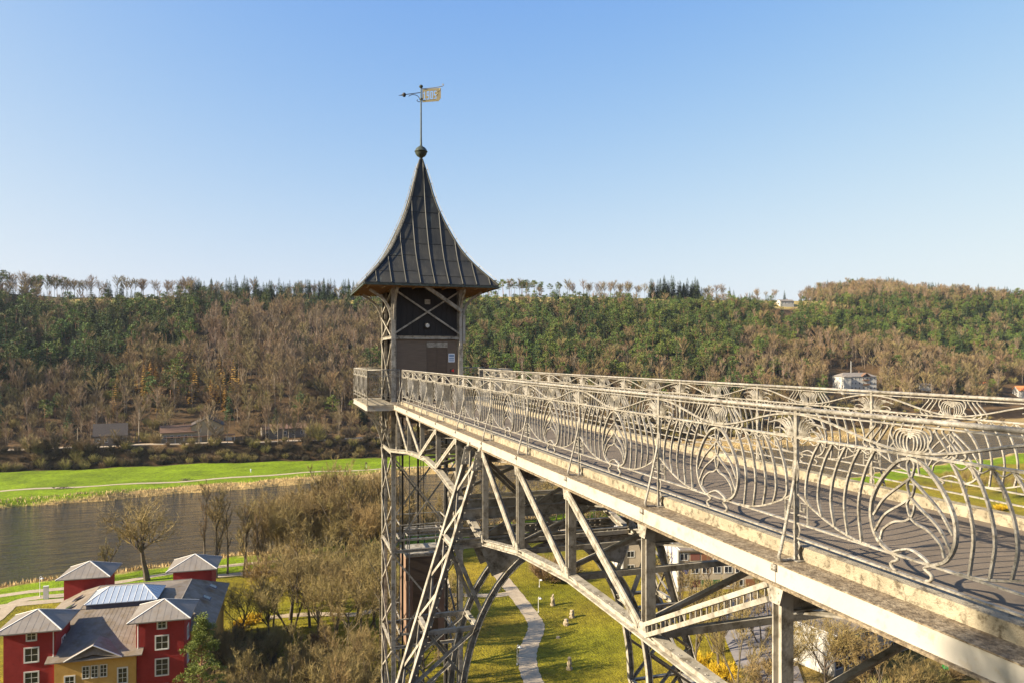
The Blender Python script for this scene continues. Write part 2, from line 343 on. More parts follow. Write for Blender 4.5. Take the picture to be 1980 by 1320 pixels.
for sd in (-1, 1):
    E = lambda x, sd=sd: XC + sd * x       # x measured outwards from the bridge's axis
    hw = (XR - XL) / 2
    mb = MB(); x0, x1 = sorted((E(hw - .215), E(hw - .05))); mb.box(x0, x1, Y0, Y1, -.05, .14); bb('kerb', mb, M['concrete'])
    mb = MB(); x0, x1 = sorted((E(hw - .06), E(hw + .235))); mb.box(x0, x1, Y0, Y1, -.03, 0.004); bb('ledge', mb, M['ledge'])
    # top chord: white channel with a dirty lower flange
    for a, b in zip(segs[:-1], segs[1:]):
        mb = MB(); x0, x1 = sorted((E(hw + .215), E(hw + .245))); mb.box(x0, x1, a + .004, b - .004, -.19, 0.0)
        mb.cur = 1; x0, x1 = sorted((E(hw + .05), E(hw + .285))); mb.box(x0, x1, a + .004, b - .004, -.212, -.188)
        x0, x1 = sorted((E(hw + .05), E(hw + .262))); mb.box(x0, x1, a + .004, b - .004, 0.0, .012)
        bb('top_chord', mb, [M['white'], M['ledge']])
        # bottom chord
    ys = [Y0] + [p for p in POSTS if Y0 < p] + [33.3]
    xo = hw + .16
    for a, b in zip(ys[:-1], ys[1:]):
        n = 4 if b > 10 else 1
        mb = MB()
        for k in range(n):
            p = a + (b - a) * k / n; q = a + (b - a) * (k + 1) / n
            mb.isec((E(xo), p, BOT(p)), (E(xo), q, BOT(q)), .16, .14, .022)
        if sd < 0:
            mb.rivets([(E(xo) + dx, a + (b - a) * (i + .5) / 14, BOT(a + (b - a) * (i + .5) / 14) + .088) for i in range(14) for dx in (-.06,)], .013, (0, 0, 1))
        bb('bottom_chord', mb, M['cream'])
    for i, y in enumerate(POSTS):
        if y < Y0: continue
        mb = MB(); mb.isec((E(xo), y, -.2), (E(xo), y, BOT(y) + .06), .14, .14, .018, up=(0, 1, 0)); bb('truss_post', mb, M['cream'])
        # gusset plates at the top and bottom nodes
        x0, x1 = sorted((E(xo + .078), E(xo + .098)))
        for zc, up in ((-.33, 1), (BOT(y) + .13, -1)):
            mb = MB()
            poly = [(x0, y - .13, zc + .11 * up), (x0, y + .13, zc + .11 * up), (x0, y + .075, zc - .06 * up), (x0, y - .075, zc - .06 * up)]
            mb.prism(poly, (x1 - x0, 0, 0))
            mb.rivets([(E(xo + .1), y + dy, zc + dz) for dy in (-.06, .06) for dz in (-.02, .06)], .016, (sd, 0, 0)); bb('gusset_plate', mb, M['cream'])
        mb = MB(); mb.isec((XL - .1, y, -.36), (XR + .1, y, -.36), .12, .24, .015)
        if sd < 0:
            bb('cross_beam', mb, M['cream'])
            mb = MB(); mb.angle((E(xo), y + .06, BOT(y) + .14), (XR + .1, y + .06, -.3), .10, .09, .014, up=(0, 1, 0)); bb('sway_brace', mb, M['cream'])
            mb = MB(); mb.angle((XL - .1, y, BOT(y)), (XR + .1, y, BOT(y)), .1, .1, .014); bb('bottom_strut', mb, M['cream'])
    # diagonals
    dia = [(16.88, 14.15), (14.15, 11.42), (11.42, 8.69), (5.96, 8.69), (3.23, 5.96), (.5, 3.23), (19.61, 22.34), (22.34, 25.07), (27.8, 25.07), (30.53, 27.8)]
    for yt, yb in dia:
        mb = MB(); p = (E(xo + .09), yt + (.09 if yb > yt else -.09), -.30); q = (E(xo + .09), yb + (-.1 if yb > yt else .1), BOT(yb) + .12)
        if yt < 8.69:
            for oz in (-.075, .075):
                mb.bar((p[0], p[1], p[2] + oz), (q[0], q[1], q[2] + oz), .06, .055)
            pp, qq = Vector(p), Vector(q)
            for k in range(22):
                c = pp.lerp(qq, (k + .5) / 22); mb.bar(c + Vector((0, 0, -.06)), c + Vector((0, 0, .06)), .02, .012, (0, 1, 0))
        else:
            d = (Vector(q) - Vector(p)).normalized(); nn = Vector((sd, 0, 0)).cross(d)
            for k in (-1, 1): mb.bar(Vector(p) + nn * .039 * k, Vector(q) + nn * .039 * k, .03, .062, (sd, 0, 0) if False else nn)
            mb.bar(Vector(p) + Vector((-sd * .05, 0, 0)), Vector(q) + Vector((-sd * .05, 0, 0)), .07, .012, nn)
        bb('diagonal', mb, M['cream'])
# wind bracing under the deck
for a, b in zip(POSTS[:-1], POSTS[1:]):
    if a < Y0: continue
    mb = MB(); mb.bar((XL, a, -.47), (XR, b, -.47), .09, .02); bb('wind_brace', mb, M['cream']); mb = MB(); mb.bar((XR, a, -.495), (XL, b, -.495), .09, .02); bb('wind_brace', mb, M['cream'])

# ---------------------------------------------------------------- railings
PL = lambda pts: [(0, p[0], p[1]) for p in pts]
mir = lambda pts: [(-p[0], p[1]) for p in pts]
HB = BAY / 2 - .022
def fest(u): return .385 + .275 * max(0, (abs(u) - .45) / .88) ** 1.8
def both(mb, pts, r, n=5, k=6):
    for q in (pts, mir(pts)): mb.tube(PL([(v.x, v.y) for v in spline([(a, b, 0) for a, b in q], k)]), r * 1.0, 4, rot=math.pi / 4)
def make_panel():
    D = {}
    mb = MB(); mb.tube([(0, -HB - .02, 1.502), (0, HB + .02, 1.502)], .023, 8)
    D['handrail'] = mb.mesh('handrail', M['rail'], True)
    mb = MB()
    mb.box(-.02, .02, -HB, HB, 1.452, 1.464); mb.box(-.024, .024, -HB, HB, 1.212, 1.232); mb.box(-.018, .018, -HB, HB, .372, .388); mb.box(-.02, .02, -HB, HB, .228, .244)
    both(mb, [(u, fest(u)) for u in (.42, .6, .8, 1.0, 1.2, 1.34)], .012, 5, 3)
    D['frame'] = mb.mesh('panel_frame', M['rail'])
    bars = []
    for i in range(5):
        ub = .50 + .163 * i; pts = [(.37 + .165 * i, 1.214), (.46 + .168 * i, 1.06), (.53 + .17 * i, .86), (.555 + .168 * i, .66), (ub + .02, fest(ub + .02))]
        for q in (pts, mir(pts)):
            mb = MB(); mb.tube(PL([(v.x, v.y) for v in spline([(a, b, 0) for a, b in q], 5)]), .0122, 4, rot=math.pi / 4); bars.append(mb.mesh('baluster', M['rail']))
    D['bars'] = bars
    mb = MB(); both(mb, [(0, 1.195), (.13, 1.15), (.29, .99), (.395, .80), (.41, .62), (.345, .47), (.23, .395), (.13, .382)], .016, 6)
    D['ring'] = mb.mesh('leaf_ring', M['rail'])
    mb = MB()
    for z1, z0 in ((1.20, 1.04), (1.04, .88), (.88, .72)):
        both(mb, [(.004, z1), (.018, z1 - .02), (.036, (z1 + z0) / 2 + .02), (.02, z0 + .03), (.004, z0)], .010, 5, 4)
    both(mb, [(.005, 1.03), (.10, .96), (.27, .82), (.385, .66)], .0115); both(mb, [(.005, .87), (.10, .80), (.26, .69), (.37, .53)], .0115)
    both(mb, [(.005, .71), (.06, .675), (.17, .645), (.28, .56), (.31, .47)], .0115)
    mb.tube(PL([(v.x, v.y) for v in spline([(-.18, .39, 0), (-.11, .425, 0), (0, .455, 0), (.11, .425, 0), (.18, .39, 0)], 4)]), .013, 5)
    D['leaf'] = mb.mesh('leaf_stem', M['rail'])
    mb = MB()
    for k in range(1, 6):
        w = .035 * k
        both(mb, [(0, 1.236), (w * .75, 1.262), (w, 1.31 + .004 * k), (w * .8, 1.35 + .012 * k), (w * .35, 1.352 + .015 * k), (0, 1.335 + .018 * k)], .008, 4, 4)
    both(mb, [(.17, 1.24), (.2, 1.27), (.165, 1.31), (.2, 1.37), (.185, 1.43), (.15, 1.452)], .009, 4, 4)
    D['rosette'] = mb.mesh('rosette', M['rail'])
    mb = MB()
    for j in range(3): both(mb, [(.235 + .065 * j, 1.452), (.235 + .065 * j, 1.425), (.30 + .075 * j, 1.34), (.345 + .075 * j, 1.28), (.335 + .075 * j, 1.25), (.30 + .075 * j, 1.236)], .009, 4, 4)
    mb.tube(PL([(u, 1.344 - .104 * math.cos(math.pi * u / HB)) for u in np.linspace(-HB, HB, 41)]), .013, 6)
    D['hooks'] = mb.mesh('frieze_scroll', M['rail'])
    def one(mb, sg, pts, r, n=4, k=4): mb.tube(PL([(sg * v.x, v.y) for v in spline([(a, b, 0) for a, b in pts], k)]), r, n)
    for sg, sx in ((1, ''), (-1, '2')):
        mb = MB()
        for j in range(5): one(mb, sg, [(1.325 - .02 * j, 1.234), (1.315 - .022 * j, 1.27), (1.322 - .03 * j, 1.31), (1.295 - .05 * j, 1.385 - .006 * j), (1.25 - .075 * j, 1.425 - .022 * j)], .009)
        one(mb, sg, [(1.23, 1.236), (1.19, 1.275), (1.13, 1.295), (1.05, 1.285), (1.02, 1.255), (1.05, 1.238), (1.09, 1.25)], .009)
        mb.bar((0, sg * 1.03, 1.236), (0, sg * 1.34, 1.236), .014, .01, (1, 0, 0)); D['palm' + sx] = mb.mesh('palmette', M['rail'])
        mb = MB(); mb.tube(PL([(sg * u, 1.187 + .02 * math.cos(2 * math.pi * (u - .37) / .165)) for u in np.arange(.37, 1.32, .0206)]), .007, 4); D['tooth' + sx] = mb.mesh('wave_trim', M['rail'], True)
        mb = MB(); Q = [(1.335, .46), (1.205, .46), (1.205, .585), (1.305, .585), (1.305, .505), (1.25, .505), (1.25, .545)]
        mb.tube(PL([(sg * a, b) for a, b in Q]), .011, 4); mb.tube(PL([(sg * 1.205, .462), (sg * 1.205, .39)]), .011, 4); D['key' + sx] = mb.mesh('key_scroll', M['rail'])
    for sg, nm in ((1, 'feet'), (-1, 'feet2')):
        mb = MB(); mb.tube(PL([(sg * v.x, v.y) for v in spline([(.185, .374, 0), (.14, .352, 0), (.135, .335, 0), (.185, .31, 0), (.20, .285, 0), (.18, .255, 0), (.145, .246, 0)], 5)]), .013, 6); D[nm] = mb.mesh('s_foot', M['rail'], True)
    for me in [m for k, v in D.items() if k not in ('handrail', 'frame') for m in (v if isinstance(v, list) else [v])]:      # flat forged bars: deeper across the railing than they are wide
        for v_ in me.vertices: v_.co.x *= 1.45
    return D
PANEL = make_panel()
def make_post_mesh():
    mb = MB(); mb.box(-.016, .016, -.021, .021, 0, 1.49)
    mb.box(-.05, .05, -.07, .07, .004, .018)
    for sg in (1, -1):
        mb.tube([(0, sg * (.028 + .014 * math.sin(z * 48)), z) for z in np.linspace(.03, .23, 14)], .010, 4)
        mb.tube([(0, sg * (.026 + .020 * abs(math.sin((z - .25) * 26))), z) for z in np.linspace(.25, .37, 10)], .009, 4)
        mb.tube([(-.012, sg * (.022 + .018 * abs(math.sin((z - .80) * 16))), z) for z in np.linspace(.80, 1.0, 12)], .009, 4)
    mb.tube([(v.x, v.y, v.z) for v in spline([(.0, 0, 1.20), (.025, 0, 1.3), (.0, 0, 1.43)], 4)], .02, 6)
    p = mb.mesh('railing_post', M['rail'])
    mb = MB(); mb.tube(spline([(-.015, 0, .93), (-.03, 0, .80), (-.09, -.01, .56), (-.195, -.02, .16), (-.22, -.02, .075), (-.195, -.015, .03), (-.14, 0, .018), (-.06, 0, .016)], 6), .0165, 6)
    mb.box(-.275, -.245, -.03, .03, -.07, -.01); mb.rivets([(-.275, dy, -.045) for dy in (-.018, .018)], .014, (-1, 0, 0))
    return p, mb.mesh('stay', M['rail'], True)
POST, STAY = make_post_mesh()
def add_panel(par, loc, rz, scale=1.0, full=True):
    f = obj('panel', PANEL['frame'], par, loc, rz=rz); f.scale = (1, scale, 1)
    for k in ('handrail', 'ring', 'leaf', 'rosette', 'hooks', 'palm', 'palm2', 'key', 'key2', 'tooth', 'tooth2', 'feet', 'feet2'):
        obj(PANEL[k].name.split('.')[0], PANEL[k], f)
    for b in PANEL['bars']: obj('baluster', b, f)
    return f
for sd, X, lab in ((-1, XL, 'nearer art nouveau wrought iron railing along the left edge of the footbridge'), (1, XR, 'farther art nouveau wrought iron railing along the right edge of the footbridge')):
    R = thing('bridge_railing', (X, 17, 0), lab, 'railing', 'railings of the footbridge')
    for a, b in zip(POSTS[:-1], POSTS[1:]):
        add_panel(R, (0, (a + b) / 2 - 17, 0), 0)
    for y in POSTS:
        if y < Y0: continue
        p = obj('railing_post', POST, R, (0, y - 17, 0)); s = obj('stay', STAY, p); s.scale = (1 if sd < 0 else -1, 1, 1)

# ---------------------------------------------------------------- trestle pier below the bridge
PY = (16.95, 18.05)
pier = thing('trestle_pier', (XC, 17.5, -48), 'riveted lattice pier with splayed legs and a portal arch under the footbridge', 'pier')
def pb(name, mb, m=None, par=None): return mb.build(name, m or M['cream'], par or pier, (-XC, -17.5, 48) if par is None else None)
BAT = .313
def outer(z, sd): return XC + sd * (1.97 + .02 + BAT * (-.2 - z))
def inner(z, sd):
    if z > -2.62: return XC
    zz = -2.62 - z
    hw = 2.55 * math.sqrt(max(0, 1 - (1 - min(1, zz / 4.2)) ** 2)) if zz < 4.2 else 2.55 + (zz - 4.2) * BAT * .92
    return XC + sd * hw
for sd in (-1, 1):
    leg = thing_leg = obj('leg', None, pier, (-XC, -17.5, 48))
    for y in PY:
        mb = MB(); mb.angle((outer(-.15, sd), y, -.15), (outer(-48, sd), y, -48), .16, .16, .02, up=(0, 1, 0), sw=sd); mb.build('column', M['cream'], leg)
        zs = [-6.8, -48]; mb = MB(); mb.angle((inner(zs[0], sd), y, zs[0]), (inner(zs[1], sd), y, zs[1]), .14, .14, .02, up=(0, 1, 0), sw=-sd); mb.build('column', M['cream'], leg)
        mb = MB()
        zz = [-2.62 - 4.18 * (1 - math.cos(a)) for a in np.linspace(0.0, math.pi / 2, 15)]
        for a, b in zip(zz[:-1], zz[1:]): mb.isec((inner(a, sd), y, a), (inner(b, sd), y, b), .13, .15, .02, up=(0, 1, 0) if False else Vector((inner(b, sd) - inner(a, sd), 0, b - a)).cross(Vector((0, 1, 0))))
        mb.build('portal_arch', M['cream'], leg)
        if sd < 0 and y == PY[0]:
            pts = []
            for z in np.arange(-.6, -12, -.22): pts.append((outer(z, sd) + .02, y - .085, z))
            mb = MB().rivets(pts, .02, (0, -1, 0)); r_ = mb.build('rivet_row', M['cream'], leg); r_['kind'] = 'stuff'
    # frames and lacing
    levels = [-2.5, -4.5, -6.9, -9.6, -12.6, -16, -20, -24.5, -29.5, -35, -41]
    for k, z in enumerate(levels):
        xi = inner(z, sd) if z < -3 else XC + sd * .9
        for y in PY:
            mb = MB(); mb.angle((outer(z, sd), y, z), (xi, y, z), .1, .1, .014); mb.build('strut', M['cream'], leg)
        for x in ((outer(z, sd), xi) if z < -3 else (outer(z, sd),)):
            mb = MB(); mb.isec((x, PY[0], z), (x, PY[1], z), .1, .12, .014); mb.build('strut', M['cream'], leg)
    zz = [-.3, -1.4] + levels + [-47.5]
    zz = sorted(set(zz + [(a + b) / 2 for a, b in zip(zz[:-1], zz[1:]) if a - b > 1.5 and b > -22]), reverse=True)
    for a, b in zip(zz[:-1], zz[1:]):
        mb = MB(); mb.angle((outer(a, sd), PY[0], a), (outer(b, sd), PY[1], b), .075, .06, .012, up=(sd, 0, 0)); mb.build('lacing', M['cream'], leg)
        mb = MB(); mb.angle((outer(a, sd) - sd * .03, PY[1], a), (outer(b, sd) - sd * .03, PY[0], b), .075, .06, .012, up=(sd, 0, 0)); mb.build('lacing', M['cream'], leg)
        if a < -4:
            for y in PY:
                mb = MB(); mb.angle((outer(a, sd), y + .03, a), (inner(b, sd), y + .03, b), .07, .07, .012, up=(0, 1, 0)); mb.build('lacing', M['cream'], leg)
                mb = MB(); mb.angle((inner(a, sd), y - .03, a), (outer(b, sd), y - .03, b), .07, .07, .012, up=(0, 1, 0)); mb.build('lacing', M['cream'], leg)
    for y in PY:
        mb = MB(); mb.bar((outer(-2.5, sd), y, -2.45), (inner(-4.2, sd), y, -4.2), .09, .09, (0, 1, 0)); mb.build('lacing', M['cream'], leg)
        mb = MB(); mb.prism([(outer(-.25, sd) - .17, y - .09, -.24), (outer(-.25, sd) + .17, y - .09, -.24), (outer(-.7, sd) + .13, y - .09, -.7), (outer(-.7, sd) - .13, y - .09, -.7)], (0, .02, 0))
        mb.rivets([(outer(-.4, sd) + dx, y - .09, -.3 - dz) for dx in (-.1, .1) for dz in (0, .12, .24, .34)], .021, (0, -1, 0)); mb.build('gusset_plate', M['cream'], leg)
        pl_ = [(XC + sd * 2.05, -2.56), (XC + sd * .85, -2.56)] + [(inner(z, sd) + sd * .05, z + .02) for z in (-2.75, -2.95, -3.2)] + [(XC + sd * 1.75, -3.3)]
        mb = MB(); mb.prism([(a, y - .012, c) for a, c in pl_], (0, .024, 0)); mb.build('spandrel_plate', M['cream'], leg)
for y in PY:
    for z, h in ((-2.45, .22), (-1.75, .26)):
        mb = MB(); mb.isec((outer(z, -1), y, z), (outer(z, 1), y, z), .13, h, .02)
        mb.rivets([(XC + .5 + dx, y - .068, z + dz) for dx in (-1.2, -1.05, -.9, -.75, .8, .95, 1.1) for dz in (-.05, .06)], .02, (0, -1, 0)); pb('portal_beam', mb)
    for sd in (-1, 1):
        mb = MB(); mb.angle((XC, y, -2.3), (XC + sd * 1.95, y, -.4), .09, .09, .014, up=(0, 1, 0)); pb('portal_brace', mb)
for sd in (-1, 1):
    for x in (outer(-47, sd), inner(-47, sd)): pb('footing', MB().box(x - .8, x + .8, 16.3, 18.7, -49.5, -47.2), M['concrete'])
# ---------------------------------------------------------------- lift tower
TX, TY, TW = 6.47, 35.0, 3.3; h2 = TW / 2
tower = thing('lift_tower', (TX, TY, -48), 'tall cream lattice lift tower with flared dark copper roof and viewing platform', 'tower')
def tb(name, mb, m, par=None, **kw): return mb.build(name, m, par or tower, (-TX, -TY, 48) if par is None else None, **kw)
CORN = [(TX - h2, TY - h2), (TX + h2, TY - h2), (TX + h2, TY + h2), (TX - h2, TY + h2)]
EAVE = 5.3
for i, (x, y) in enumerate(CORN):
    sx = 1 if x > TX else -1; sy = 1 if y > TY else -1
    mb = MB(); mb.angle((x - sx * .06, y - sy * .06, -48), (x - sx * .06, y - sy * .06, EAVE + .1), .2, .2, .022, up=(0, sy, 0), sw=-sx, sh=1)
    mb.angle((x - sx * .15, y - sy * .15, -48), (x - sx * .15, y - sy * .15, EAVE + .1), .13, .13, .02, up=(0, sy, 0), sw=-sx, sh=-1)
    if i in (0, 3): mb.rivets([(x - .062, y - sy * .02, z) for z in np.arange(-16, 5, .35)], .018, (-1, 0, 0))
    tb('column', mb, M['cream'])
RINGS = [2.95, -2.35, -6.9, -11.3, -15.7, -20.1, -24.5, -28.9, -33.3, -37.7, -42.1]
for z in RINGS:
    for k in range(4):
        (x0, y0), (x1, y1) = CORN[k], CORN[(k+1) % 4]
        mb = MB(); mb.isec((x0, y0, z), (x1, y1, z), .09, .14, .014); tb('ring_beam', mb, M['cream'])
zz = [EAVE] + RINGS + [-47]
for a, b in zip(zz[:-1], zz[1:]):
    for k in range(4):
        (x0, y0), (x1, y1) = CORN[k], CORN[(k+1) % 4]
        nx, ny = (y1 - y0) / TW * .05, -(x1 - x0) / TW * .05
        if k == 3 or k == 1:                 # side faces: lattice of two half panels
            mid = (a + b) / 2; hs = [a, mid, b]
        else: hs = [a, b]
        if k == 0 and a > 0 and b < 0: continue
        for p, q in zip(hs[:-1], hs[1:]):
            mb = MB(); mb.angle((x0 + nx, y0 + ny, p - .1), (x1 + nx, y1 + ny, q + .1), .075, .07, .012, up=(nx, ny, 0)); tb('brace', mb, M['cream'])
            mb = MB(); mb.angle((x0 - nx * .4, y0 - ny * .4, q + .1), (x1 - nx * .4, y1 - ny * .4, p - .1), .075, .07, .012, up=(nx, ny, 0)); tb('brace', mb, M['cream'])
# inner guide columns of the shaft
for x, y, r in ((TX - 1.05, TY - .9, .045), (TX + 1.05, TY - .9, .045), (TX + .05, TY + 1.1, .05)):
    mb = MB(); mb.bar((x, y, -48), (x, y, 3.0), .07, .09); tb('guide_rail', mb, M['iron'])
for x in (TX - .22, TX + .22):
    mb = MB(); mb.bar((x - 1.05, TY - h2 + .12, -48), (x - 1.05, TY - h2 + .12, -1.2), .04, .04)
    tb('cable_tray', mb, M['cream'])
# cladding of the lift head
mb = MB()
mb.box(TX - h2 + .16, TX + h2 - .16, TY - h2 + .14, TY - h2 + .2, 3.0, EAVE + .15); tb('board_panel', mb, M['wood'])
mb = MB(); mb.box(TX - h2 + .16, TX + h2 - .16, TY + h2 - .2, TY + h2 - .14, 0.0, EAVE + .15); tb('board_panel', mb, M['wood'])
for sx in (-1, 1):
    mb = MB(); mb.box(TX + sx * (h2 - .32) - .02, TX + sx * (h2 - .32) + .02, TY - h2 + .2, TY + h2 - .2, 0.0, EAVE + .15); tb('board_panel', mb, M['wood'])
for k in range(11):
    mb = MB(); x = TX - h2 + .3 + k * .268; mb.box(x - .122, x + .122, TY - h2 + .122, TY - h2 + .141, 3.02, EAVE); tb('board', mb, M['wood'])
FY = TY - h2 + .13
mb = MB(); mb.box(TX - 1.5, TX - .02, FY, FY + .05, 0, 2.86); tb('steel_panel', mb, M['steel'])
mb = MB(); mb.box(TX + .96, TX + 1.5, FY, FY + .05, 0, 2.86); tb('steel_panel', mb, M['steel'])
mb = MB(); mb.box(TX - .02, TX + .96, FY + .002, FY + .05, 2.48, 2.86); tb('steel_panel', mb, M['steel'])
mb = MB(); mb.box(TX - .02, TX + .97, FY - .03, FY + .0, 2.50, 2.74); tb('door_header', mb, M['cream'])
door = MB().box(TX - .01, TX + .475, FY + .03, FY + .06, 0, 2.48).build('lift_door', M['steel_dark'], tower, (-TX, -TY, 48))
MB().box(TX + .48, TX + .955, FY + .03, FY + .06, 0, 2.48).build('lift_door', M['steel_dark'], tower, (-TX, -TY, 48))
sg = MB().box(TX + 1.02, TX + 1.32, FY - .02, FY - .002, 1.82, 2.22).build('notice_board', M['signw'], tower, (-TX, -TY, 48), label='small white notice with blue grey panels beside the lift door')
for z0, z1 in ((2.06, 2.18), (1.95, 2.03), (1.86, 1.92)): MB().box(TX + 1.05, TX + 1.29, FY - .025, FY - .021, z0, z1).build('notice_print', M['signb'], sg)
MB().prism([(TX + 1.16, FY - .012, 1.42), (TX + 1.28, FY - .012, 1.34), (TX + 1.28, FY - .012, 1.50)], (0, .01, 0)).build('red_arrow', M['red'], tower, (-TX, -TY, 48))
MB().box(TX + 1.1, TX + 1.16, FY - .012, FY - .002, 1.34, 1.5).build('call_button', M['iron'], tower, (-TX, -TY, 48))
mb = MB(); mb.bar((TX - h2 + .2, TY - h2 + .06, 2.95), (TX + h2 - .2, TY - h2 + .06, 2.95), .06, .12); tb('cross_rail', mb, M['cream'])
mb = MB(); mb.box(TX - .12, TX + .14, FY - .08, FY - .01, 4.5, 4.72); tb('vent_box', mb, M['cream'])
mb = MB(); mb.lathe([(.13, 0), (.15, .03), (.15, .09), (.11, .12)], 8); o = tb('floodlight', mb, M['iron']); o.location = (0, FY - .02 - TY, 3.5 + 48); o.rotation_euler = (math.pi / 2, 0, 0)
mb = MB(); mb.lathe([(.10, 0), (.09, .02)], 8, (0, 0, .115)); mb.build('lens', M['lens'], o)
mb = MB(); mb.bar((TX + h2 - .06, TY - h2 - .12, 4.2), (TX - .35, TY - h2 - 1.15, EAVE - .05), .1, .16); tb('eave_strut', mb, M['cream'])
for dx, z0, z1 in ((0, 2.6, 4.1), (.16, 2.7, 4.0)):
    mb = MB(); mb.box(TX + h2 - .14 + dx, TX + h2 - .02 + dx, TY - h2 - .1, TY - h2 + .02, z0, z1); tb('cable_duct', mb, M['white'])
# roof: concave pyramid with standing seams
RH = 3.03; ZA = 11.75
PROF = [(0, 1.0), (.144, .726), (.273, .534), (.432, .37), (.576, .247), (.705, .165), (.763, .137), (.90, .063), (1.0, .006)]
ph = [p[0] for p in PROF]; pr = [p[1] for p in PROF]
def rr_(t): return RH * float(np.interp(t, ph, pr))
ts = []
for a, b in zip(ph[:-1], ph[1:]): ts += list(np.linspace(a, b, 4)[:-1])
ts.append(1.0)
# smooth the profile with a spline through the points
_sp = spline([(p[0], p[1], 0) for p in PROF], 5); ph = [v.x for v in _sp]; pr = [v.y for v in _sp]
ts = np.linspace(0, 1, 30)
zr = lambda t: EAVE + .02 + (ZA - EAVE) * t
mb = MB(); vs = []; N_ = len(ts)
for t in ts:
    r = rr_(t)
    for (sx, sy) in ((-1,-1),(1,-1),(1,1),(-1,1)): vs.append((TX + sx * r, TY + sy * r, zr(t)))
mb.add(vs, [(i*4+k, i*4+(k+1)%4, i*4+4+(k+1)%4, i*4+4+k) for i in range(N_-1) for k in range(4)])
mb.add([vs[k] for k in range(4)] + [(v[0], v[1], v[2] - .07) for v in vs[:4]], [(0,4,5,1),(1,5,6,2),(2,6,7,3),(3,7,4,0)])
roof = tb('roof', mb, M['copper'])
FR = [((0,-1),(1,0)), ((1,0),(0,1)), ((0,1),(-1,0)), ((-1,0),(0,-1))]
for n_, a_2 in FR:                           # standing seams and hips
    for k in range(-4, 5):
        off = (k + .12) * .645
        if abs(off) > RH - .1: continue
        pts = []
        for t in np.linspace(0, .98, 36):
            r = rr_(t)
            if r < abs(off) + .02: break
            pts.append((TX + n_[0] * (r + .015) + a_2[0] * off, TY + n_[1] * (r + .015) + a_2[1] * off, zr(t) + .02))
        if len(pts) > 2: MB().tube(pts, .026, 4).build('standing_seam', M['copper'], roof)
    # cross welts between the seams
    rs = random.Random(int(n_[0] * 3 + n_[1] * 7) + 20)
    for k in range(-5, 5):
        c0, c1 = (k + .12) * .645 + .03, (k + 1.12) * .645 - .03
        for t in np.arange(.05 + rs.uniform(0, .05), .75, .125):
            r = rr_(t); lo_, hi_ = max(c0, -r + .04), min(c1, r - .04)
            if hi_ - lo_ < .1: continue
            z = zr(t) + .008; q = lambda o: (TX + n_[0] * (r + .006) + a_2[0] * o, TY + n_[1] * (r + .006) + a_2[1] * o, z)
            MB().tube([q(lo_), q(hi_)], .009, 4).build('sheet_welt', M['copper'], roof)
for (sx, sy) in ((-1,-1),(1,-1),(1,1),(-1,1)):
    MB().tube([(TX + sx * rr_(t), TY + sy * rr_(t), zr(t) + .03) for t in np.linspace(0, .98, 36)], .04, 5).build('hip_cap', M['copper'], roof)
    pts = [(TX + sx * (rr_(t) + .06), TY + sy * (rr_(t) + .06), zr(t) + .14) for t in np.linspace(.02, .92, 26)]
    lc = MB().tube(pts, .013, 4).build('lightning_wire', M['cream'], roof)
    for p in pts[::3]: MB().bar(p, (p[0] - sx * .07, p[1] - sy * .07, p[2] - .13), .02, .02).build('wire_clip', M['iron'], roof)
mb = MB(); r0 = RH - .05
mb.add([(TX - r0, TY - r0, EAVE - .045), (TX + r0, TY - r0, EAVE - .045), (TX + r0, TY + r0, EAVE - .045), (TX - r0, TY + r0, EAVE - .045)], [(0, 3, 2, 1)]); tb('soffit', mb, M['soffit'])
for n_, a_2 in FR:
    mb = MB(); p = lambda o, r: (TX + n_[0] * r + a_2[0] * o, TY + n_[1] * r + a_2[1] * o, EAVE - .07)
    mb.bar(p(-RH, RH + .03), p(RH, RH + .03), .07, .07); MB_ = tb('gutter', mb, M['patina'])
    for k in range(-4, 5):
        mb = MB(); mb.bar(p(k * .7, h2), p(k * .7, RH - .08), .07, .11); tb('rafter', mb, M['soffit'])
    for o in (-h2 + .1, h2 - .1):            # curved eave brackets
        mb = MB(); c = [(TX + n_[0] * r + a_2[0] * o, TY + n_[1] * r + a_2[1] * o, z) for r, z in ((h2, 3.75), (h2 + .12, 4.25), (h2 + .42, 4.72), (h2 + 1.0, 5.12))]
        P = spline(c, 4)
        for a, b in zip(P[:-1], P[1:]): mb.bar(a, b, .09, .12, (0, 0, 1) if abs((b - a).normalized().z) < .95 else n_ + (0,))
        tb('eave_bracket', mb, M['cream'])
mb = MB(); mb.tube([(TX, TY, ZA - .5), (TX, TY, ZA + .1)], .1, 8, rr=[.13, .06]); tb('spire_cap', mb, M['copper'], smooth=True)
# weather vane with the year cut through the gilded flag
vane = obj('weather_vane', None, tower, (0, 0, ZA + 48))
mb = MB(); mb.lathe([(.05, -.05), (.10, .02), (.2, .08), (.27, .18), (.29, .28), (.32, .295), (.32, .315), (.29, .33), (.26, .42), (.18, .5), (.09, .55), (.06, .6)], 18); mb.build('ball', M['patina'], vane, smooth=True)
mb = MB(); mb.tube([(0, 0, .55), (0, 0, 1.0), (0, 0, 3.42)], .04, 8, rr=[.055, .042, .03]); mb.lathe([(.03, 0), (.075, .02), (.075, .06), (.03, .09)], 8, (0, 0, 2.83)); mb.lathe([(.03, 0), (.075, .04), (.1, .09), (.075, .15), (.02, .18)], 10, (0, 0, 3.38)); mb.build('rod', M['patina'], vane)
DG = {'1': ('010','110','010','010','010','010','111'), '9': ('111','101','101','111','001','001','111'), '0': ('111','101','101','101','101','101','111'), '5': ('111','100','100','111','001','001','111')}
cols = ['0' * 11] + [''] * 0
rows = []
for r in range(7): rows.append('0' + '0'.join(DG[c][r] for c in '1905') + '000')
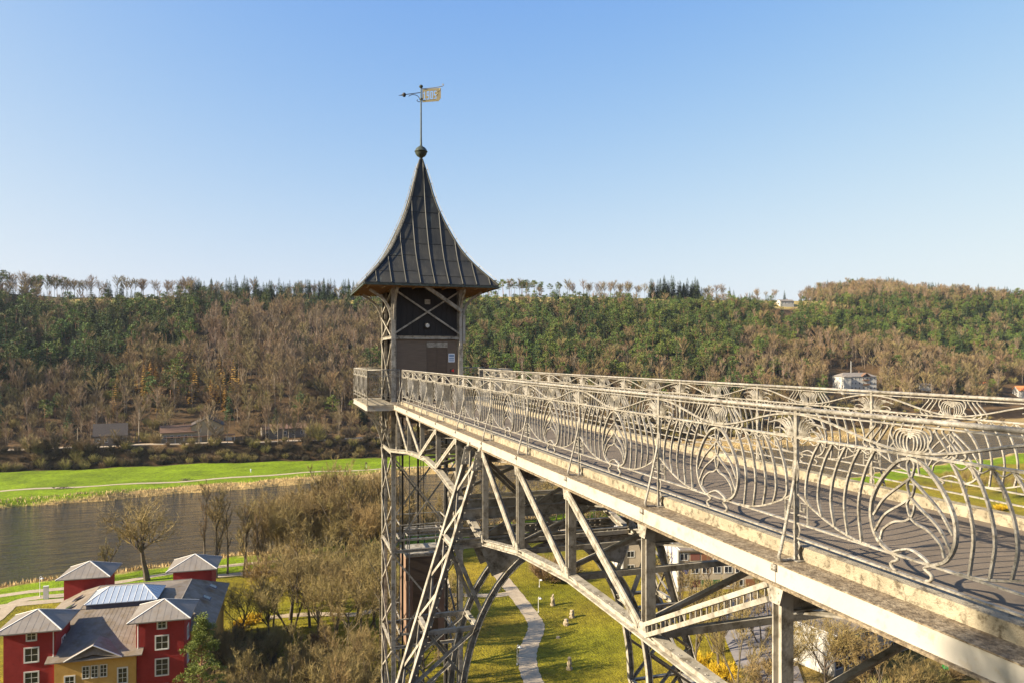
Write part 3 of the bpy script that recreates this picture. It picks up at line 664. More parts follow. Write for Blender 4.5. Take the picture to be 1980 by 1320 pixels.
gw = len(rows[0]); cw, chh = .043, .058
mb = MB(); fx = .06
for r in range(-2, 9):
    for c in range(gw + 2):
        if 0 <= r < 7 and c < gw and rows[r][c] == '1': continue
        x0 = fx + c * cw; z1 = 3.34 - (r + 2) * chh + .10 * (x0 - fx) / 1.0
        if c >= gw - 1 and abs(r - 2 + (c - gw) * 0) > 6 - (c - gw + 1): continue
        mb.box(x0, x0 + cw + .0005, -.008, .008, z1 - chh, z1)
mb.build('year_flag', M['gilt'], vane, label='gilded flag with the year 1905 cut through it')
mb = MB(); mb.tube(spline([(0, 0, 3.36), (.5, 0, 3.41), (.95, 0, 3.49), (1.08, 0, 3.54), (1.1, 0, 3.60), (1.05, 0, 3.62), (1.03, 0, 3.58)], 4), .016, 5)
mb.tube(spline([(0, 0, 2.80), (.4, 0, 2.83), (.7, 0, 2.88), (.76, 0, 2.84), (.73, 0, 2.80)], 4), .016, 5)
mb.tube(spline([(.72, 0, 3.03), (.8, 0, 3.14), (.78, 0, 3.24), (.9, 0, 3.3), (.93, 0, 3.42)], 4), .02, 4)
mb.build('flag_frame', M['gilt'], vane)
mb = MB(); mb.tube([(0, 0, 3.18), (-.8, 0, 3.06)], .02, 6); mb.tube(spline([(-.02, 0, 2.72), (-.08, 0, 2.9), (-.2, 0, 3.03), (-.4, 0, 3.07), (-.55, 0, 3.02), (-.6, 0, 2.98)], 4), .018, 5)
mb.tube(spline([(0, 0, 2.75), (-.1, 0, 2.72), (-.2, 0, 2.78), (-.16, 0, 2.83)], 3), .016, 5)
mb.lathe([(.01, -.11), (.07, -.08), (.1, 0), (.07, .08), (.01, .11)], 10, (-.82, 0, 3.05)); mb.tube([(-.9, 0, 3.04), (-1.1, 0, 3.01)], .03, 6, rr=[.035, .005]); mb.build('counterweight_arrow', M['iron'], vane)
vane.rotation_euler = (0, 0, -.25)

# viewing platform
PX0, PX1, PYa, PYb = 3.47, 9.95, 31.25, 37.3
mb = MB(); mb.box(PX0, TX - h2 - .12, PYa, PYb, -.12, -.01); tb('platform_floor', mb, M['concrete'])
mb = MB(); mb.box(TX + h2 + .12, PX1, PYa, PYb, -.12, -.01); tb('platform_floor', mb, M['concrete'])
mb = MB(); mb.box(TX - h2 - .12, TX + h2 + .12, PYa, TY - h2 + .1, -.121, -.011); tb('platform_floor', mb, M['asphalt'])
mb = MB(); mb.box(TX - h2 - .12, TX + h2 + .12, TY + h2 - .1, PYb, -.121, -.011); tb('platform_floor', mb, M['concrete'])
for a, b in (((PX0, PYa), (PX0, PYb)), ((PX1, PYa), (PX1, PYb)), ((PX0, PYb), (PX1, PYb)), ((PX0, PYa), (XL - .25, PYa)), ((XR + .25, PYa), (PX1, PYa))):
    mb = MB(); mb.isec((a[0], a[1], -.15), (b[0], b[1], -.15), .09, .2, .018); tb('edge_beam', mb, M['white'])
def plat_rail(a, b, n):
    for k in range(n):
        p = Vector(a).lerp(Vector(b), (k + .5) / n); L_ = (Vector(b) - Vector(a)).length / n
        add_panel(tower, (p.x - TX, p.y - TY, 48.0), math.atan2(b[1] - a[1], b[0] - a[0]) - math.pi / 2, L_ / BAY)
    for k in range(n + 1):
        p = Vector(a).lerp(Vector(b), k / n); obj('railing_post', POST, tower, (p.x - TX, p.y - TY, 48.0))
plat_rail((PX0, PYa), (PX0, PYb), 3); plat_rail((PX1, PYa), (PX1, PYb), 3); plat_rail((PX0, PYb), (PX1, PYb), 3); plat_rail((PX0, PYa), (XL, PYa), 1); plat_rail((XR, PYa), (PX1, PYa), 1)
for y in (TY - h2, TY + h2 - .2):
    for sx, xe in ((-1, PX0 + .05), (1, PX1 - .05)):
        for off in (0, .32):
            x0 = TX + sx * (h2 - .02); P = spline([(x0, y, -2.95 + off), (x0 + sx * .10, y, -2.1 + off), (x0 + sx * .5, y, -1.1 + off * .7), (xe, y, -.28)], 6); mb = MB()
            for a, b in zip(P[:-1], P[1:]): mb.bar(a, b, .11, .07, Vector((0, 1, 0)).cross(b - a))
            tb('platform_bracket', mb, M['cream'])
# fenced maintenance landings inside the shaft
for z in (-6.55, -10.95):
    for k in range(4):
        (x0, y0), (x1, y1) = [(TX + sx * 1.2, TY + sy * 1.2) for sx, sy in ((-1,-1),(1,-1),(1,1),(-1,1))][k], [(TX + sx * 1.2, TY + sy * 1.2) for sx, sy in ((1,-1),(1,1),(-1,1),(-1,-1))][k]
        mb = MB(); mb.bar((x0, y0, z + .75), (x1, y1, z + .75), .045, .045); mb.bar((x0, y0, z + .05), (x1, y1, z + .05), .05, .09); mb.bar((x0, y0, z), (x0, y0, z + .75), .04, .04, (1, 0, 0)); tb('landing_frame', mb, M['cream'])
# the lift cabin
cab = thing('lift_cabin', (TX + .05, TY, -11.6), 'brown metal lift cabin hanging halfway down inside the lattice tower', 'lift cabin')
mb = MB(); mb.box(-.92, .92, -.9, .9, 0, 4.2); mb.build('cabin_body', M['cabin'], cab)
mb = MB(); mb.box(-.95, .95, -.94, .94, 4.2, 4.34); mb.build('cabin_roof', M['cream'], cab)
mb = MB(); mb.box(-.95, .95, -.93, -.9, 3.1, 4.15); mb.build('front_band', M['steel'], cab)
for sx in (0, 1):
    mb = MB(); mb.box(-.6 + sx * .61, -.01 + sx * .61, -.925, -.9, .1, 3.05); mb.build('cabin_door', M['steel_dark'], cab)
mb = MB()
for sx in (-1, 1):
    mb.bar((sx * .9, 0, 4.3), (sx * .9, 0, 5.3), .1, .1); mb.bar((sx * .85, -.85, 4.35), (sx * .85, -.85, 5.2), .04, .04); mb.bar((sx * .85, .85, 4.35), (sx * .85, .85, 5.2), .04, .04); mb.bar((sx * .85, -.85, 5.2), (sx * .85, .85, 5.2), .04, .04)
mb.bar((-.9, 0, 5.25), (.9, 0, 5.25), .12, .14); mb.bar((-.85, -.85, 5.2), (.85, -.85, 5.2), .04, .04); mb.bar((-.85, .85, 5.2), (.85, .85, 5.2), .04, .04); mb.build('roof_frame', M['cream'], cab)
for x in (-.06, .06): MB().tube([(x, 0, 5.3), (x, 0, 14.4)], .02, 5).build('hoist_rope', M['iron'], cab)
# ---------------------------------------------------------------- trees
M['bark'] = mat('brown_bark', (.075,.055,.036), (.125,.096,.064), 3, .9, c3=(.10,.11,.05), c3t=(.55,.7), c3scale=1.5, bump=.6, bscale=14, rand=.15)
M['twig'] = mat('bare_twigs', (.20,.125,.052), (.28,.185,.08), .5, .8, rand=.22)
M['twig_near'] = mat('near_twigs', (.19,.132,.042), (.28,.20,.070), .5, .8, rand=.15)
M['twig_far'] = mat('far_twigs', (.170,.115,.046), (.245,.174,.074), .4, .8, rand=.3)
M['birch'] = mat('birch_twigs', (.215,.142,.075), (.285,.196,.112), .4, .8, rand=.2)
M['birch_bark'] = mat('birch_bark', (.28,.22,.155), (.17,.125,.08), 4, .7)
M['larch'] = mat('larch_twigs', (.30,.155,.022), (.38,.21,.035), .5, .8, rand=.12)
M['spruce'] = mat('spruce_needles', (.028,.050,.012), (.058,.080,.018), .7, .7, rand=.4)
M['pine'] = mat('pine_needles', (.058,.092,.011), (.115,.142,.018), .6, .7, rand=.35)
M['pinebark'] = mat('pine_bark', (.30,.15,.07), (.22,.13,.08), 2, .9)
M['willow'] = mat('budding_twigs', (.23,.185,.05), (.30,.24,.075), .5, .8, rand=.15)
M['scrub'] = mat('dark_scrub', (.075,.052,.028), (.115,.085,.045), .5, .9, rand=.2)
M['forsythia'] = mat('forsythia_flowers', (.50,.31,.008), (.58,.39,.012), 2, .7)
M['reed'] = mat('dry_reed', (.42,.29,.12), (.52,.38,.18), .6, .9, world=True)

def blade(mb, p, d, L, w, r):
    s = d.cross(Vector((r.uniform(-1,1), r.uniform(-1,1), r.uniform(-1,1)))); s = s.normalized() if s.length > 1e-4 else d.orthogonal().normalized()
    q = p + d * L
    mb.add([p - s * w * .5, p + s * w * .5, q], [(0, 1, 2)])
def rnd_dir(d, spread, r, lift=0.0):
    v = Vector((r.gauss(0,1), r.gauss(0,1), r.gauss(0,1))); v = v - d * v.dot(d); v = v.normalized() if v.length > 1e-5 else d.orthogonal()
    o = d * math.cos(spread) + v * math.sin(spread); o.z += lift; return o.normalized()
def grow(mb_t, mb_c, p, d, L, rad, lev, maxlev, kids, r, prm):
    n = 4 if lev < 2 else 3; pts = [p]; q = p; dd = d
    for i in range(n):
        dd = rnd_dir(dd, prm['wob'] * (.45 if lev == 0 else 1) * r.uniform(.3, 1.2), r, prm['lift'] * (1 if lev else .3)); q = q + dd * (L / n); pts.append(q)
    rr = [rad * (1 - .72 * i / n) for i in range(n + 1)]
    (mb_t if lev <= prm.get('tl', 1) else mb_c).tube(pts, rad, max(3, 7 - 2 * lev), rr=rr, cap=False)
    if lev >= maxlev:
        return
    for k in range(kids[lev]):
        f = r.uniform(prm['first'] if lev == 0 else .25, 1.0); i = min(n - 1, int(f * n)); a = pts[i].lerp(pts[i+1], f * n - i)
        cd = rnd_dir((pts[i+1] - pts[i]).normalized(), prm['ang'] * r.uniform(.7, 1.25), r, prm['lift'] * .6)
        cl = L * (prm['ratio'][lev] if isinstance(prm['ratio'], tuple) else prm['ratio']) * (1.15 - .55 * f if lev == 0 else 1) * r.uniform(.7, 1.15)
        if lev + 1 == maxlev:                # twigs: a fan of blades
            for t in range(prm['tw']):
                blade(mb_c, a.lerp(a + cd * cl, r.random() * .8), rnd_dir(cd, r.uniform(.2, 1.0), r, .08), cl * r.uniform(.4, 1.1), prm['tww'], r)
            blade(mb_c, a, cd, cl, prm['tww'] * 1.8, r)
        else: grow(mb_t, mb_c, a, cd, cl, rad * .5 * (1.1 - .4 * f), lev + 1, maxlev, kids, r, prm)
def bare_tree(seed, h, kids=(9, 6, 5), tw=5, tww=.035, ang=.75, lift=.12, ratio=.5, first=.3, rad=None, wob=.16, maxlev=3, stems=1, tk=.78):
    r = random.Random(seed); t = MB(); c = MB(); prm = dict(wob=wob, lift=lift, first=first, ang=ang, ratio=ratio, tw=tw, tww=tww)
    for s in range(stems):
        d = Vector((r.gauss(0, .05), r.gauss(0, .05), 1)) if stems == 1 else Vector((r.gauss(0, .3), r.gauss(0, .3), 1))
        grow(t, c, Vector((r.uniform(-.3, .3) if stems > 1 else 0, r.uniform(-.3, .3) if stems > 1 else 0, -.4)), d.normalized(), h * tk * (r.uniform(.75, 1) if stems > 1 else 1), rad or h * .017, 0, maxlev, kids, r, prm)
    return t, c
def join(ms):
    o = MB()
    for i, m in enumerate(ms): o.cur = i; o.add(m.v, m.f)
    return o
def far_bare(seed, h, w, nb=26, tw=44, tww=.10, up=.5, base=.3, spr=.75, lift=.45):
    r = random.Random(seed); t = MB(); c = MB(); lean = Vector((r.gauss(0, .03), r.gauss(0, .03), 1))
    t.tube([lean * (h * k / 3) for k in range(4)], .2, 4, rr=[h*.011, h*.008, h*.005, h*.001], cap=False)
    for k in range(nb):
        f = r.uniform(base, .80); a = lean * (h * f); an = r.uniform(0, 6.283); prof = math.sin(min(1, (f - base + .2) / (1.05 - base)) * math.pi) ** .5
        d = Vector((math.cos(an), math.sin(an), up + r.uniform(0, 1.0))).normalized(); L = (w * prof * r.uniform(.6, 1.15) + .5) * (1 + .25 * up)
        t.tube([a, a + d * L], .05, 3, rr=[.08, .015], cap=False)
        for j in range(tw):
            blade(c, a + d * (L * r.random() ** .6), rnd_dir(d, r.uniform(.1, spr), r, lift), L * r.uniform(.22, .55), tww, r)
    return join([t, c])
def spruce(seed, h, w, layers=18, per=12, sub=4, thick=.16):
    r = random.Random(seed); t = MB(); c = MB(); t.tube([(0, 0, -.5), (0, 0, h * .95)], .2, 4, rr=[h*.014, .03], cap=False)
    for k in range(layers):
        f = .06 + .94 * (k / layers) ** .95; z = h * f; R = w * (1 - f) ** .72 * r.uniform(.8, 1.15) + .2; n = max(5, int(per * (1 - f * .5)))
        for j in range(n):
            an = 6.283 * (j + r.random() * .8) / n; d = Vector((math.cos(an), math.sin(an), 0)); L = R * r.uniform(.72, 1.12); s = Vector((-d.y, d.x, 0))
            a = Vector((0, 0, z)); tip = a + d * L + Vector((0, 0, -L * r.uniform(.25, .5))); mid = a + d * (L * .55) + Vector((0, 0, -L * .12)); wd = L * .33 + .12
            c.add([a, mid - s * wd, tip, mid + s * wd], [(0, 1, 2), (0, 2, 3)])
            for q in range(sub):
                b = a.lerp(tip, r.uniform(.35, 1)); blade(c, b, (d * .6 + Vector((r.gauss(0, .5), r.gauss(0, .5), -.4 + r.gauss(0, .4)))).normalized(), L * r.uniform(.25, .45), L * thick, r)
    c.add([(.0, 0, h), (w*.06, 0, h*.86), (-w*.03, w*.05, h*.86), (-w*.03, -w*.05, h*.86)], [(0,1,2),(0,2,3),(0,3,1)])
    return join([t, c])
def pine(seed, h, w, clumps=26, per=34, size=.55, base=.42, cl=1.0, cone=False):
    r = random.Random(seed); t = MB(); c = MB(); lean = Vector((r.gauss(0, .04), r.gauss(0, .04), 1))
    t.tube([lean * (h * k / 4) for k in range(5)], .2, 5, rr=[h*.013, h*.011, h*.008, h*.005, .03], cap=False)
    for k in range(clumps):
        f = r.uniform(base, 1.0); an = r.uniform(0, 6.283); prof = (math.sin(min(1, max(.05, (f - base + .1) / (1.1 - base))) * math.pi)) ** .6
        if cone: prof = (1.04 - f) ** .8 * 1.15
        d = Vector((math.cos(an), math.sin(an), 0)); p0 = lean * (h * f * .97); p = p0 + d * (w * prof * r.uniform(.3, 1)) + Vector((0, 0, r.uniform(-.3, .6)))
        t.tube([p0 - Vector((0, 0, .6)), p], .05, 3, rr=[.07, .03], cap=False)
        R = w * .36 * cl * r.uniform(.7, 1.25)
        for j in range(per):
            v = Vector((r.gauss(0, 1), r.gauss(0, 1), r.gauss(0, .62))).normalized() * R * r.uniform(.35, 1); v.z = v.z * .7
            q = p + v; dd = (v.normalized() + Vector((0, 0, .5))).normalized()
            blade(c, q, rnd_dir(dd, r.uniform(.2, 1), r), R * size * r.uniform(.7, 1.3), R * size * .62, r)
    return join([t, c])
def bush(seed, h, w, stems=26, tw=14, tww=.05):
    r = random.Random(seed); t = MB(); c = MB()
    for k in range(stems):
        an = r.uniform(0, 6.283); R = r.random() ** .5; d = Vector((math.cos(an) * R * w / h, math.sin(an) * R * w / h, 1)).normalized(); L = h * r.uniform(.7, 1.02) * (1 - .25 * R); a = Vector((math.cos(an) * R * w * .3, math.sin(an) * R * w * .3, -.2))
        t.tube([a, a + d * L * .5, a + d * L + Vector((math.cos(an), math.sin(an), -.2)) * .2 * L * R], .05, 3, rr=[.05, .035, .01], cap=False)
        for j in range(tw): blade(c, a + d * (L * r.uniform(.2, 1)), rnd_dir(d, r.uniform(.15, 1.0), r, .1), h * r.uniform(.15, .4), tww, r)
    return join([t, c])

# ---- the wood across the river
def mk(name, m, mats): return m.mesh(name, mats)
FAR = {
 'bare': [mk('bare_tree', far_bare(10+i, h, w, 24, 36, .11, up, bs), [M['bark'], M['twig_far']]) for i, (h, w, up, bs) in enumerate(((17, 4.8, .7, .28), (20, 4.4, 1.0, .35), (15, 5.4, .6, .25), (18, 3.9, 1.3, .3), (12, 4.8, .5, .2), (21, 5.0, .9, .4)))],
 'birch': [mk('birch', far_bare(30+i, h, w, 22, 30, .09, 1.5, .35, .5, .5), [M['birch_bark'], M['birch']]) for i, (h, w) in enumerate(((19, 3.0), (16, 2.7), (21, 3.3), (18, 2.5)))],
 'crest': [mk('crest_tree', far_bare(35+i, h, w, 26, 34, .10, .7, .34, .9, .3), [M['bark'], M['twig_far']]) for i, (h, w) in enumerate(((20, 4.9), (18, 4.6), (21, 5.4)))],
 'spruce': [mk('spruce', spruce(40+i, h, w), [M['bark'], M['spruce']]) for i, (h, w) in enumerate(((21, 3.9), (17, 3.6), (23, 4.2), (14, 3.3)))],
 'pine': [mk('pine', pine(50+i, h, w, cl, 30, .6, bs, .82), [M['pinebark'], M['pine']]) for i, (h, w, cl, bs) in enumerate(((18, 4.0, 26, .4), (16, 4.4, 24, .45), (21, 3.6, 30, .35), (19, 4.3, 20, .6)))],
 'larch': [mk('larch', spruce(60+i, h, 2.9, 15, 7, 5, .10), [M['bark'], M['larch']]) for i, h in enumerate((17, 15))],
 'bush': [mk('bush', bush(70+i, h, w, 34, 34, .09), [M['bark'], M[k]]) for i, (h, w, k) in enumerate(((5, 3.4, 'twig_far'), (6, 3.8, 'willow'), (4, 3.4, 'scrub')))],
}
LAB = {
 'bare': ('bare brown deciduous tree in the wood on the slope across the river', 'tree', 'bare trees on the far slope'),
 'birch': ('slender pale birch without leaves in the wood across the river', 'tree', 'birches on the far slope'),
 'spruce': ('dark green pointed spruce in the wood across the river', 'tree', 'spruces on the far slope'),
 'pine': ('light green round crowned pine in the wood across the river', 'tree', 'pines on the far slope'),
 'crest': ('tall bare tree in the row on the skyline across the river', 'tree', 'bare trees on the crest'),
 'larch': ('small ochre larch in the lower wood across the river', 'tree', 'ochre larches on the far slope'),
 'bush': ('leafless rounded bush at the foot of the far slope', 'bush', 'bushes below the far slope'),
}
R3 = random.Random(77)
def conifer(px, py):
    if py < 578:                              # crest
        t = np.interp(px, [0,120,130,185,200,240,250,365,380,700,890,905,1095,1100,1255,1262,1350,1360,1560,1600,1980], [.3,.3,.03,.03,.45,.45,.04,.04,.85,.85,.5,.85,.85,.05,.05,.95,.95,.1,.1,.25,.3]); return t
    if px < 230: return float(np.interp(py, [580, 600, 700, 735, 760], [.35, .85, .85, .4, .06]))
    if px < 380: return float(np.interp(py, [580, 595, 660, 690], [.6, .8, .7, .08]))
    if px < 880: return float(np.interp(py, [560, 598, 612, 640], [.8, .7, .35 if px < 480 else .08, .07]))
    if px < 1430: return float(np.interp(py, [580, 600, 690, 735, 760], [.8, .9, .82, .4, .12]))
    lim = np.interp(px, [1430, 1700, 1980], [640, 648, 690])
    return float(np.interp(py, [570, 592, lim, lim + 22], [.25, .85, .8, .1]))
trees = []
for s0 in np.arange(-260, 1400, 6.2):
    for t0 in np.arange(340, 900, 6.2):
        s = s0 + R3.uniform(-3, 3); t = t0 + R3.uniform(-3, 3)
        tm, tsk = float(f_tm(s)), float(f_tsk(s)); tb = tm + float(f_shelf(s))
        if t < tb + 2 or t > tsk + 230: continue
        x, y = st2w(s, t); z = float(height(s, t)); px, py, zc = proj(x, y, z + 9)
        if px < -160 or px > 2140 or zc < 100: continue
        base_py = proj(x, y, z)[1]
        if t > tsk + 22 and not (s > 850): continue
        if t > tsk - 3 and s < 850: continue
        if False and R3.random() < (.62 if px < 370 else .35 if px < 720 else .6 if px < 1260 else .3 if px < 1360 else .6): continue
        field = tsk - 28 < t < tsk + 4 and (((s > -70) & (s < 25)) or s > 150) and s < 800
        if field: continue
        if t > tsk - 60 and t < tsk - 3 and (110 < px < 345 or 885 < px < 1260) and R3.random() < (.8 if t > tsk - 40 else .5): continue
        pass
        if 1400 < px < 1560 and t > tsk - 2 and R3.random() < .75: continue
        # clearings
        if any(a < px < b and c < base_py < d for a, b, c, d in ((1595, 1700, 715, 790), (1935, 2000, 745, 800), (1496, 1544, 580, 634), (1770, 1800, 740, 775), (330, 440, 800, 870))): continue
        if 1440 < px < 1580 and base_py < 592 and t < tsk + 10: continue
        n = math.sin(s * .047 + 1.7 * math.sin(t * .031)) * math.sin(t * .041 + 1.3 * math.sin(s * .023))
        pc = conifer(px, py) + .18 * n
        if R3.random() < pc:
            crest = py < 580
            pp = .75 if (900 < px < 1100 and crest) else .12 if (crest or 380 < px < 700) else .5 if px < 380 else .5 if (px > 900) else .4
            k = 'pine' if R3.random() < pp else 'spruce'
        else:
            low = base_py > 740
            if 215 < px < 480 and 705 < py < 770 and R3.random() < .22: k = 'larch'
            elif 380 < px < 720 and 600 < py < 720: k = 'birch' if R3.random() < .62 else 'bare'
            elif low and R3.random() < .3: k = 'bush'
            else: k = 'birch' if R3.random() < (.42 if px > 1430 else .25) else 'bare'
        sc = R3.uniform(.72, 1.34) * (1.0 if k != 'bush' else 1.1)
        if py > 760: sc *= .8
        if t > tsk + 60: sc *= .9
        if tsk - 75 < t < tsk + 10 and px < 1600: sc *= .74
        trees.append((k, R3.randrange(len(FAR[k])), x, y, z - .4, R3.uniform(0, 6.283), sc, zc, px))
# the row of trees along the crest
for s0 in np.arange(-250, 860, 3.3):
    for rep in range(2):
        s = s0 + R3.uniform(-2, 2); t = float(f_tsk(s)) + R3.uniform(-2, 16); x, y = st2w(s, t); z = float(height(s, t)); px, py, zc = proj(x, y, z + 9)
        if not -100 < px < 1600: continue
        dens = float(np.interp(px, [-100, 100, 135, 340, 380, 700, 890, 1000, 1100, 1250, 1262, 1350, 1365, 1400, 1600], [.9, .9, .5, .55, .95, .95, .5, .5, .55, .6, 1, 1, .5, .16, .16]))
        if R3.random() > dens: continue
        if R3.random() < conifer(px, 560): k = 'pine' if (900 < px < 1100 or (px < 130 and R3.random() < .6)) else 'spruce'
        else: k = 'crest'
        i_ = 3 if k == 'pine' else R3.randrange(3)
        trees.append((k, i_, x, y, z - .4, R3.uniform(0, 6.283), R3.uniform(.78, 1.08) * (.8 if px > 1400 else 1.0 if px < 1262 or px > 1352 else 1.2), zc, px))
# embankment and shelf: bushes, birches
for s0 in np.arange(-260, 420, 3.4):
    for rep in range(8):
        s = s0 + R3.uniform(-2, 2); tm = float(f_tm(s)); sh = float(f_shelf(s)); u = R3.random()
        if u < .55: t = tm + R3.uniform(-1, 9); k = 'bush'
        else: t = tm + R3.uniform(18, sh + 4); k = R3.choice(['bush', 'bush', 'bare', 'birch'])
        x, y = st2w(s, t); z = float(height(s, t)); px, py, zc = proj(x, y, z + 3)
        if px < -150 or px > 2100: continue
        if t > tm + 14 and any(a < px < b for a, b in ((175, 250), (310, 470), (520, 610))): 
            if R3.random() < .85: continue
        trees.append((k, (R3.choice((2, 2, 2, 2, 0, 1)) if k == 'bush' else R3.randrange(len(FAR[k]))), x, y, z - .3, R3.uniform(0, 6.283), R3.uniform(.5, .95) * (.75 if k != 'bush' else 1), zc, px))
for s0 in np.arange(160, 620, 5):             # scrub along the far right bank
    for rep in range(2):
        s = s0 + R3.uniform(-3, 3); t = float(f_tm(s)) + R3.uniform(-30, 14)
        if R3.random() < .45 and t < float(f_tm(s)) - 6: continue
        x, y = st2w(s, t); z = float(height(s, t)); px, py, zc = proj(x, y, z + 2)
        trees.append(('bush', R3.randrange(3), x, y, z - .3, R3.uniform(0, 6.283), R3.uniform(.4, .9), zc, px))
far_root = {}
kinds = {}
for tr in trees: kinds.setdefault(tr[0], []).append(tr)
proto_col = bpy.data.collections.new('tree_kinds')
def scatter(name, me_list, items, label):
    col = bpy.data.collections.new(name + '_kinds')
    for i, me in enumerate(me_list):
        o = bpy.data.objects.new('%s_%02d' % (name, i), me); col.objects.link(o)
    me = bpy.data.meshes.new(name); me.from_pydata([(t[2], t[3], t[4]) for t in items], [], [])
    a = me.attributes.new('rot', 'FLOAT_VECTOR', 'POINT'); a.data.foreach_set('vector', [c for t in items for c in (0, 0, t[5])])
    a = me.attributes.new('scl', 'FLOAT', 'POINT'); a.data.foreach_set('value', [t[6] for t in items])
    a = me.attributes.new('idx', 'INT', 'POINT'); a.data.foreach_set('value', [t[1] for t in items])
    ng = bpy.data.node_groups.new(name, 'GeometryNodeTree')
    ng.interface.new_socket('Geometry', in_out='INPUT', socket_type='NodeSocketGeometry'); ng.interface.new_socket('Geometry', in_out='OUTPUT', socket_type='NodeSocketGeometry')
    N = ng.nodes; L = ng.links; gi = N.new('NodeGroupInput'); go = N.new('NodeGroupOutput'); ci = N.new('GeometryNodeCollectionInfo'); ci.inputs['Collection'].default_value = col; ci.inputs['Separate Children'].default_value = True; ci.inputs['Reset Children'].default_value = True
    ip_ = N.new('GeometryNodeInstanceOnPoints'); ip_.inputs['Pick Instance'].default_value = True
    for at, ty, so in (('rot', 'FLOAT_VECTOR', 'Rotation'), ('scl', 'FLOAT', 'Scale'), ('idx', 'INT', 'Instance Index')):
        na = N.new('GeometryNodeInputNamedAttribute'); na.data_type = ty; na.inputs['Name'].default_value = at; L.new(na.outputs['Attribute'], ip_.inputs[so])
    L.new(gi.outputs[0], ip_.inputs['Points']); L.new(ci.outputs[0], ip_.inputs['Instance']); L.new(ip_.outputs[0], go.inputs[0])
    o = obj(name, me, label=label[0], cat=label[1], kind='stuff'); md = o.modifiers.new('scatter', 'NODES'); md.node_group = ng
    return o
def zone_label(k, t):
    s, tt = w2st(t[2], t[3]); u = (tt - float(f_tm(s))) / (float(f_tsk(s)) - float(f_tm(s)))
    hgt = 'at the foot of' if u < .3 else 'halfway up' if u < .62 else 'high on' if u < .95 else 'on the crest of'
    px = t[8]; side = 'far left' if px < 250 else 'slope left of the lift tower' if px < 815 else 'slope right of the lift tower' if px < 1350 else 'far right'
    side = side + ' slope' if side.startswith('far') else side
    a = {'bare': 'bare brown broad tree', 'birch': 'slender pale birch', 'spruce': 'dark pointed spruce', 'pine': 'light green round crowned pine', 'larch': 'small ochre larch', 'crest': 'tall thin crowned bare tree', 'bush': 'low leafless bush'}[k]
    return '%s %s the %s' % (a, hgt, side), LAB[k][1], '%s %s the %s' % (LAB[k][2].split(' on ')[0].split(' below ')[0], hgt, side)
for k, items in kinds.items():
    inview = [t for t in items if 0 <= t[8] <= 1980]; rest = [t for t in items if not (0 <= t[8] <= 1980)]
    inview.sort(key=lambda t: t[7] / t[6]); lim = 200
    for t in inview[:lim]:
        o = obj({'bare': 'hillside_tree'}.get(k, k), FAR[k][t[1]], None, (t[2], t[3], t[4]), *zone_label(k, t), rz=t[5]); o.scale = (t[6],) * 3
    rest += inview[lim:]
    if rest: scatter('%s_wood' % k, FAR[k], rest, ('mass of %s covering the slope across the river' % {'bare': 'bare brown trees', 'birch': 'pale leafless birches', 'spruce': 'dark spruces', 'pine': 'green pines', 'larch': 'ochre larches', 'crest': 'tall bare crest trees', 'bush': 'low leafless bushes'}[k], 'wood'))
print('far trees', len(trees), {k: len(v) for k, v in kinds.items()})

# ---- trees on the near bank, each with trunk and crown
def pair(name, tc, mt, mc): return (tc[0].mesh('trunk', mt), tc[1].mesh('crown', mc), name)
NEAR = [
 pair('bare_tree', bare_tree(101, 17, (8, 7, 5, 4), 3, .036, .62, .13, (.95, .62, .6, .65), .45, maxlev=4, tk=.42, wob=.2), M['bark'], M['twig_near']),
 pair('bare_tree', bare_tree(102, 17, (13, 9, 7), 4, .036, .65, .2, .42, .2), M['bark'], M['twig_near']),
 pair('bare_tree', bare_tree(103, 17, (7, 7, 6, 4), 3, .036, .75, .10, (1.0, .6, .6, .65), .5, maxlev=4, tk=.40, wob=.22), M['bark'], M['twig_near']),
 pair('bare_tree', bare_tree(104, 17, (7, 8, 7), 4, .036, .6, .2, .44, .25, stems=3, rad=.22), M['bark'], M['twig_near']),
 pair('bare_tree', bare_tree(105, 20, (16, 7, 6), 3, .038, .6, .22, .30, .25, rad=.26), M['bark'], M['twig']),
]
OAK = pair('oak_tree', bare_tree(147, 19, (8, 7, 5, 4), 3, .036, .75, .09, (.95, .62, .6, .65), .62, rad=.62, wob=.24, maxlev=4, tk=.46), M['bark'], M['twig_near'])
ALDER = pair('alder_tree', bare_tree(151, 15, (7, 6, 5), 6, .045, .5, .25, .38, .15, stems=3, rad=.16), M['bark'], M['willow'])
R4 = random.Random(9)
def plant(p, x, y, h, href, label, group=None, cat='tree', z=None, rz=None):
    r = thing(p[2], (x, y, (hz(x, y) if z is None else z) - .1), label, cat, group, R4.uniform(0, 6.28) if rz is None else rz); r.scale = (h / href,) * 3
    obj('trunk', p[0], r); obj('crown', p[1], r); return r
plant(OAK, *G(285, 1120), 23, 19, 'thick trunked dark oak without leaves behind the red roofed towers by the water', rz=1.0)
plant(ALDER, *G(190, 1122), 15, 15, 'thin greyish shrubby tree rising beside the left rear tower of the red house')
for px, py, h, v, lab in ((396, 1098, 22, 4, 'tall slim bare tree at the water behind the right rear tower'), (418, 1117, 22, 1, 'forked bare tree close beside the right rear tower'), (440, 1108, 20, 4, 'slim bare riverside tree, next one right of the forked tree'),
                          (470, 1113, 19, 4, 'slim bare tree at the left of three beside the riverside path'), (478, 1113, 18, 1, 'bare tree in the middle of three beside the riverside path'), (497, 1112, 17, 4, 'slim bare tree at the right of three beside the riverside path'), (512, 1104, 14, 3, 'short bare tree with several stems before the river')):
    plant(NEAR[v], *G(px, py), h, 17 if v < 4 else 20, lab)
g2 = 'bare trees along the near river bank'
k = 0
